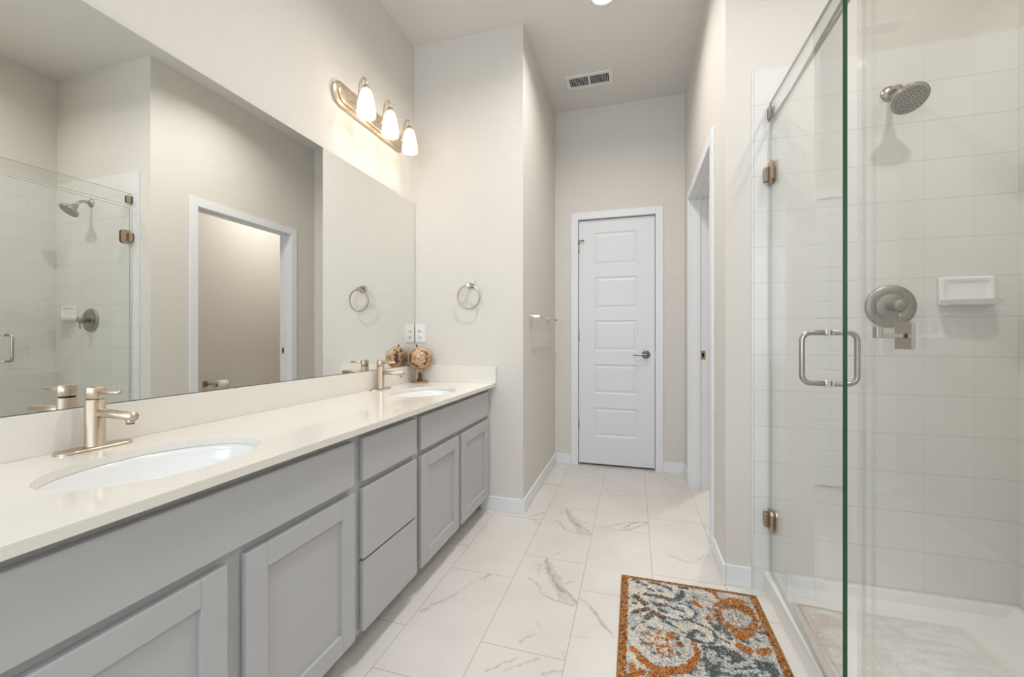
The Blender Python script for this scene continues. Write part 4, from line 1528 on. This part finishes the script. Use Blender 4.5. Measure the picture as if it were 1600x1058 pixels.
# ------------------------------------------------------------------ mixing valve
VCX, VCZ = 0.957, 1.180
mv = empty('shower_valve', (VCX, SHY, VCZ))
tag(mv, 'round nickel shower valve plate with a lever knob on the tiles below the shower head', 'shower valve')
MB().lathe([(0, 0.0005), (0.083, 0.0005), (0.083, 0.004), (0.080, 0.009), (0.052, 0.011), (0.050, 0.0095), (0.047, 0.0095), (0.045, 0.011), (0, 0.011)], (VCX, SHY, VCZ), direction=(0, -1, 0), n=52).build('escutcheon', M_speck, mv)
MB().lathe([(0.017, 0.011), (0.017, 0.030), (0.0205, 0.031), (0.0205, 0.072), (0.0195, 0.0735), (0, 0.0735)], (VCX, SHY, VCZ), direction=(0, -1, 0), n=32).build('knob', M_speck, mv)
MB().tube([(VCX, SHY - 0.062, VCZ - 0.018), (VCX, SHY - 0.062, VCZ - 0.062)], 0.0052, n=14).build('lever', M_nickel_dark, mv)

# ------------------------------------------------------------------ soap dish
sdh = MB()
sx0, sx1 = 1.104, 1.272
yw = 1.9597


def rrect(x0, x1, z0, z1, y_, rad, n=6):
    pts = []
    for (cx, cz, a0) in ((x1 - rad, z1 - rad, 0), (x0 + rad, z1 - rad, 90), (x0 + rad, z0 + rad, 180), (x1 - rad, z0 + rad, 270)):
        for k in range(n + 1):
            a = math.radians(a0 + 90 * k / n)
            pts.append((cx + rad * math.cos(a), y_, cz + rad * math.sin(a)))
    return pts


rings = []
for ins, y_, rad in ((0, yw, 0.008), (0.001, yw - 0.006, 0.009), (0.004, yw - 0.010, 0.011), (0.009, yw - 0.0115, 0.013), (0.015, yw - 0.010, 0.014), (0.021, yw - 0.006, 0.015), (0.026, yw - 0.004, 0.014)):
    rings.append(rrect(sx0 + ins, sx1 - ins, 1.178 + ins, 1.288 - ins, y_, rad))
V = [v for r_ in rings for v in r_]
nq = len(rings[0])
F = []
for k in range(len(rings) - 1):
    for j in range(nq):
        F.append((nq * k + j, nq * k + (j + 1) % nq, nq * (k + 1) + (j + 1) % nq, nq * (k + 1) + j))
F.append(tuple(nq * (len(rings) - 1) + j for j in range(nq)))
F.append(tuple(range(nq - 1, -1, -1)))
sdh.poly(V, F)
bmesh.ops.recalc_face_normals(sdh.bm, faces=sdh.bm.faces[:])
for f_ in sdh.bm.faces:
    f_.smooth = len(f_.verts) == 4
so = empty('soap_dish', ((sx0 + sx1) / 2, yw, 1.18))
tag(so, 'white ceramic soap dish set on the shower tiles right of the valve', 'soap dish')
sback = sdh.build('back_plate', M_porc, so)
sh2 = MB()
n = 20
topo, boto, inn = [], [], []
xm, hw_, dp = (sx0 + sx1) / 2, (sx1 - sx0) / 2 - 0.002, 0.060
for k in range(n + 1):
    a = math.pi * k / n
    ex = abs(math.cos(a)) ** 0.45 * (1 if math.cos(a) >= 0 else -1)
    ey = math.sin(a) ** 0.45 if math.sin(a) > 1e-6 else 0
    topo.append((xm + hw_ * ex, yw - 0.010 - dp * ey, 1.198))
    boto.append((xm + hw_ * 0.90 * ex, yw - 0.010 - dp * 0.80 * ey, 1.180))
    inn.append((xm + (hw_ - 0.010) * ex, yw - 0.010 - (dp - 0.010) * ey, 1.197))
low = [(x, yw - 0.010 + (y - yw + 0.010) * 0.92, 1.189) for x, y, z in inn]
q = n + 1
V = boto + topo + inn + low
F = [tuple(range(q - 1, -1, -1)), tuple(range(3 * q, 4 * q))]
for r_ in range(3):
    for k in range(n):
        F.append((r_ * q + k, r_ * q + k + 1, (r_ + 1) * q + k + 1, (r_ + 1) * q + k))
sh2.poly(V, F)
bmesh.ops.recalc_face_normals(sh2.bm, faces=sh2.bm.faces[:])
sh2.build('tray', M_porc, so)

# ------------------------------------------------------------------ paper holder in the toilet room (seen in the mirror)
TX, TYc, TZ = 1.30, 3.03, 0.600
tp = empty('paper_holder', (TX, TYc, TZ))
tag(tp, 'nickel toilet paper holder on the toilet-room wall, seen in the mirror', 'paper holder')
MB().box(TX - 0.008, TX - 0.0004, TYc - 0.024, TYc + 0.024, TZ - 0.024, TZ + 0.030, 0.002).build('wall_plate', M_hinge, tp)
ha = MB()
ha.box(TX - 0.085, TX - 0.0078, TYc - 0.010, TYc + 0.010, TZ - 0.008, TZ + 0.010, 0.002)
ha.tube([(TX - 0.078, TYc, TZ), (TX - 0.078, TYc + 0.185, TZ)], 0.0080, n=14)
ha.lathe([(0, 0), (0.013, 0), (0.013, 0.010), (0, 0.010)], (TX - 0.078, TYc + 0.178, TZ), direction=(0, 1, 0), n=16)
ha.build('holder_arm', M_hinge, tp)
rl = MB().lathe([(0.020, 0), (0.043, 0), (0.043, 0.105), (0.020, 0.105), (0.020, 0)], (TX - 0.078, TYc + 0.050, TZ - 0.0110), direction=(0, 1, 0), n=40, caps=False)
ro = rl.build('toilet_roll', M_paper)
tag(ro, 'white toilet paper roll on the nickel holder, seen in the mirror', 'toilet paper')
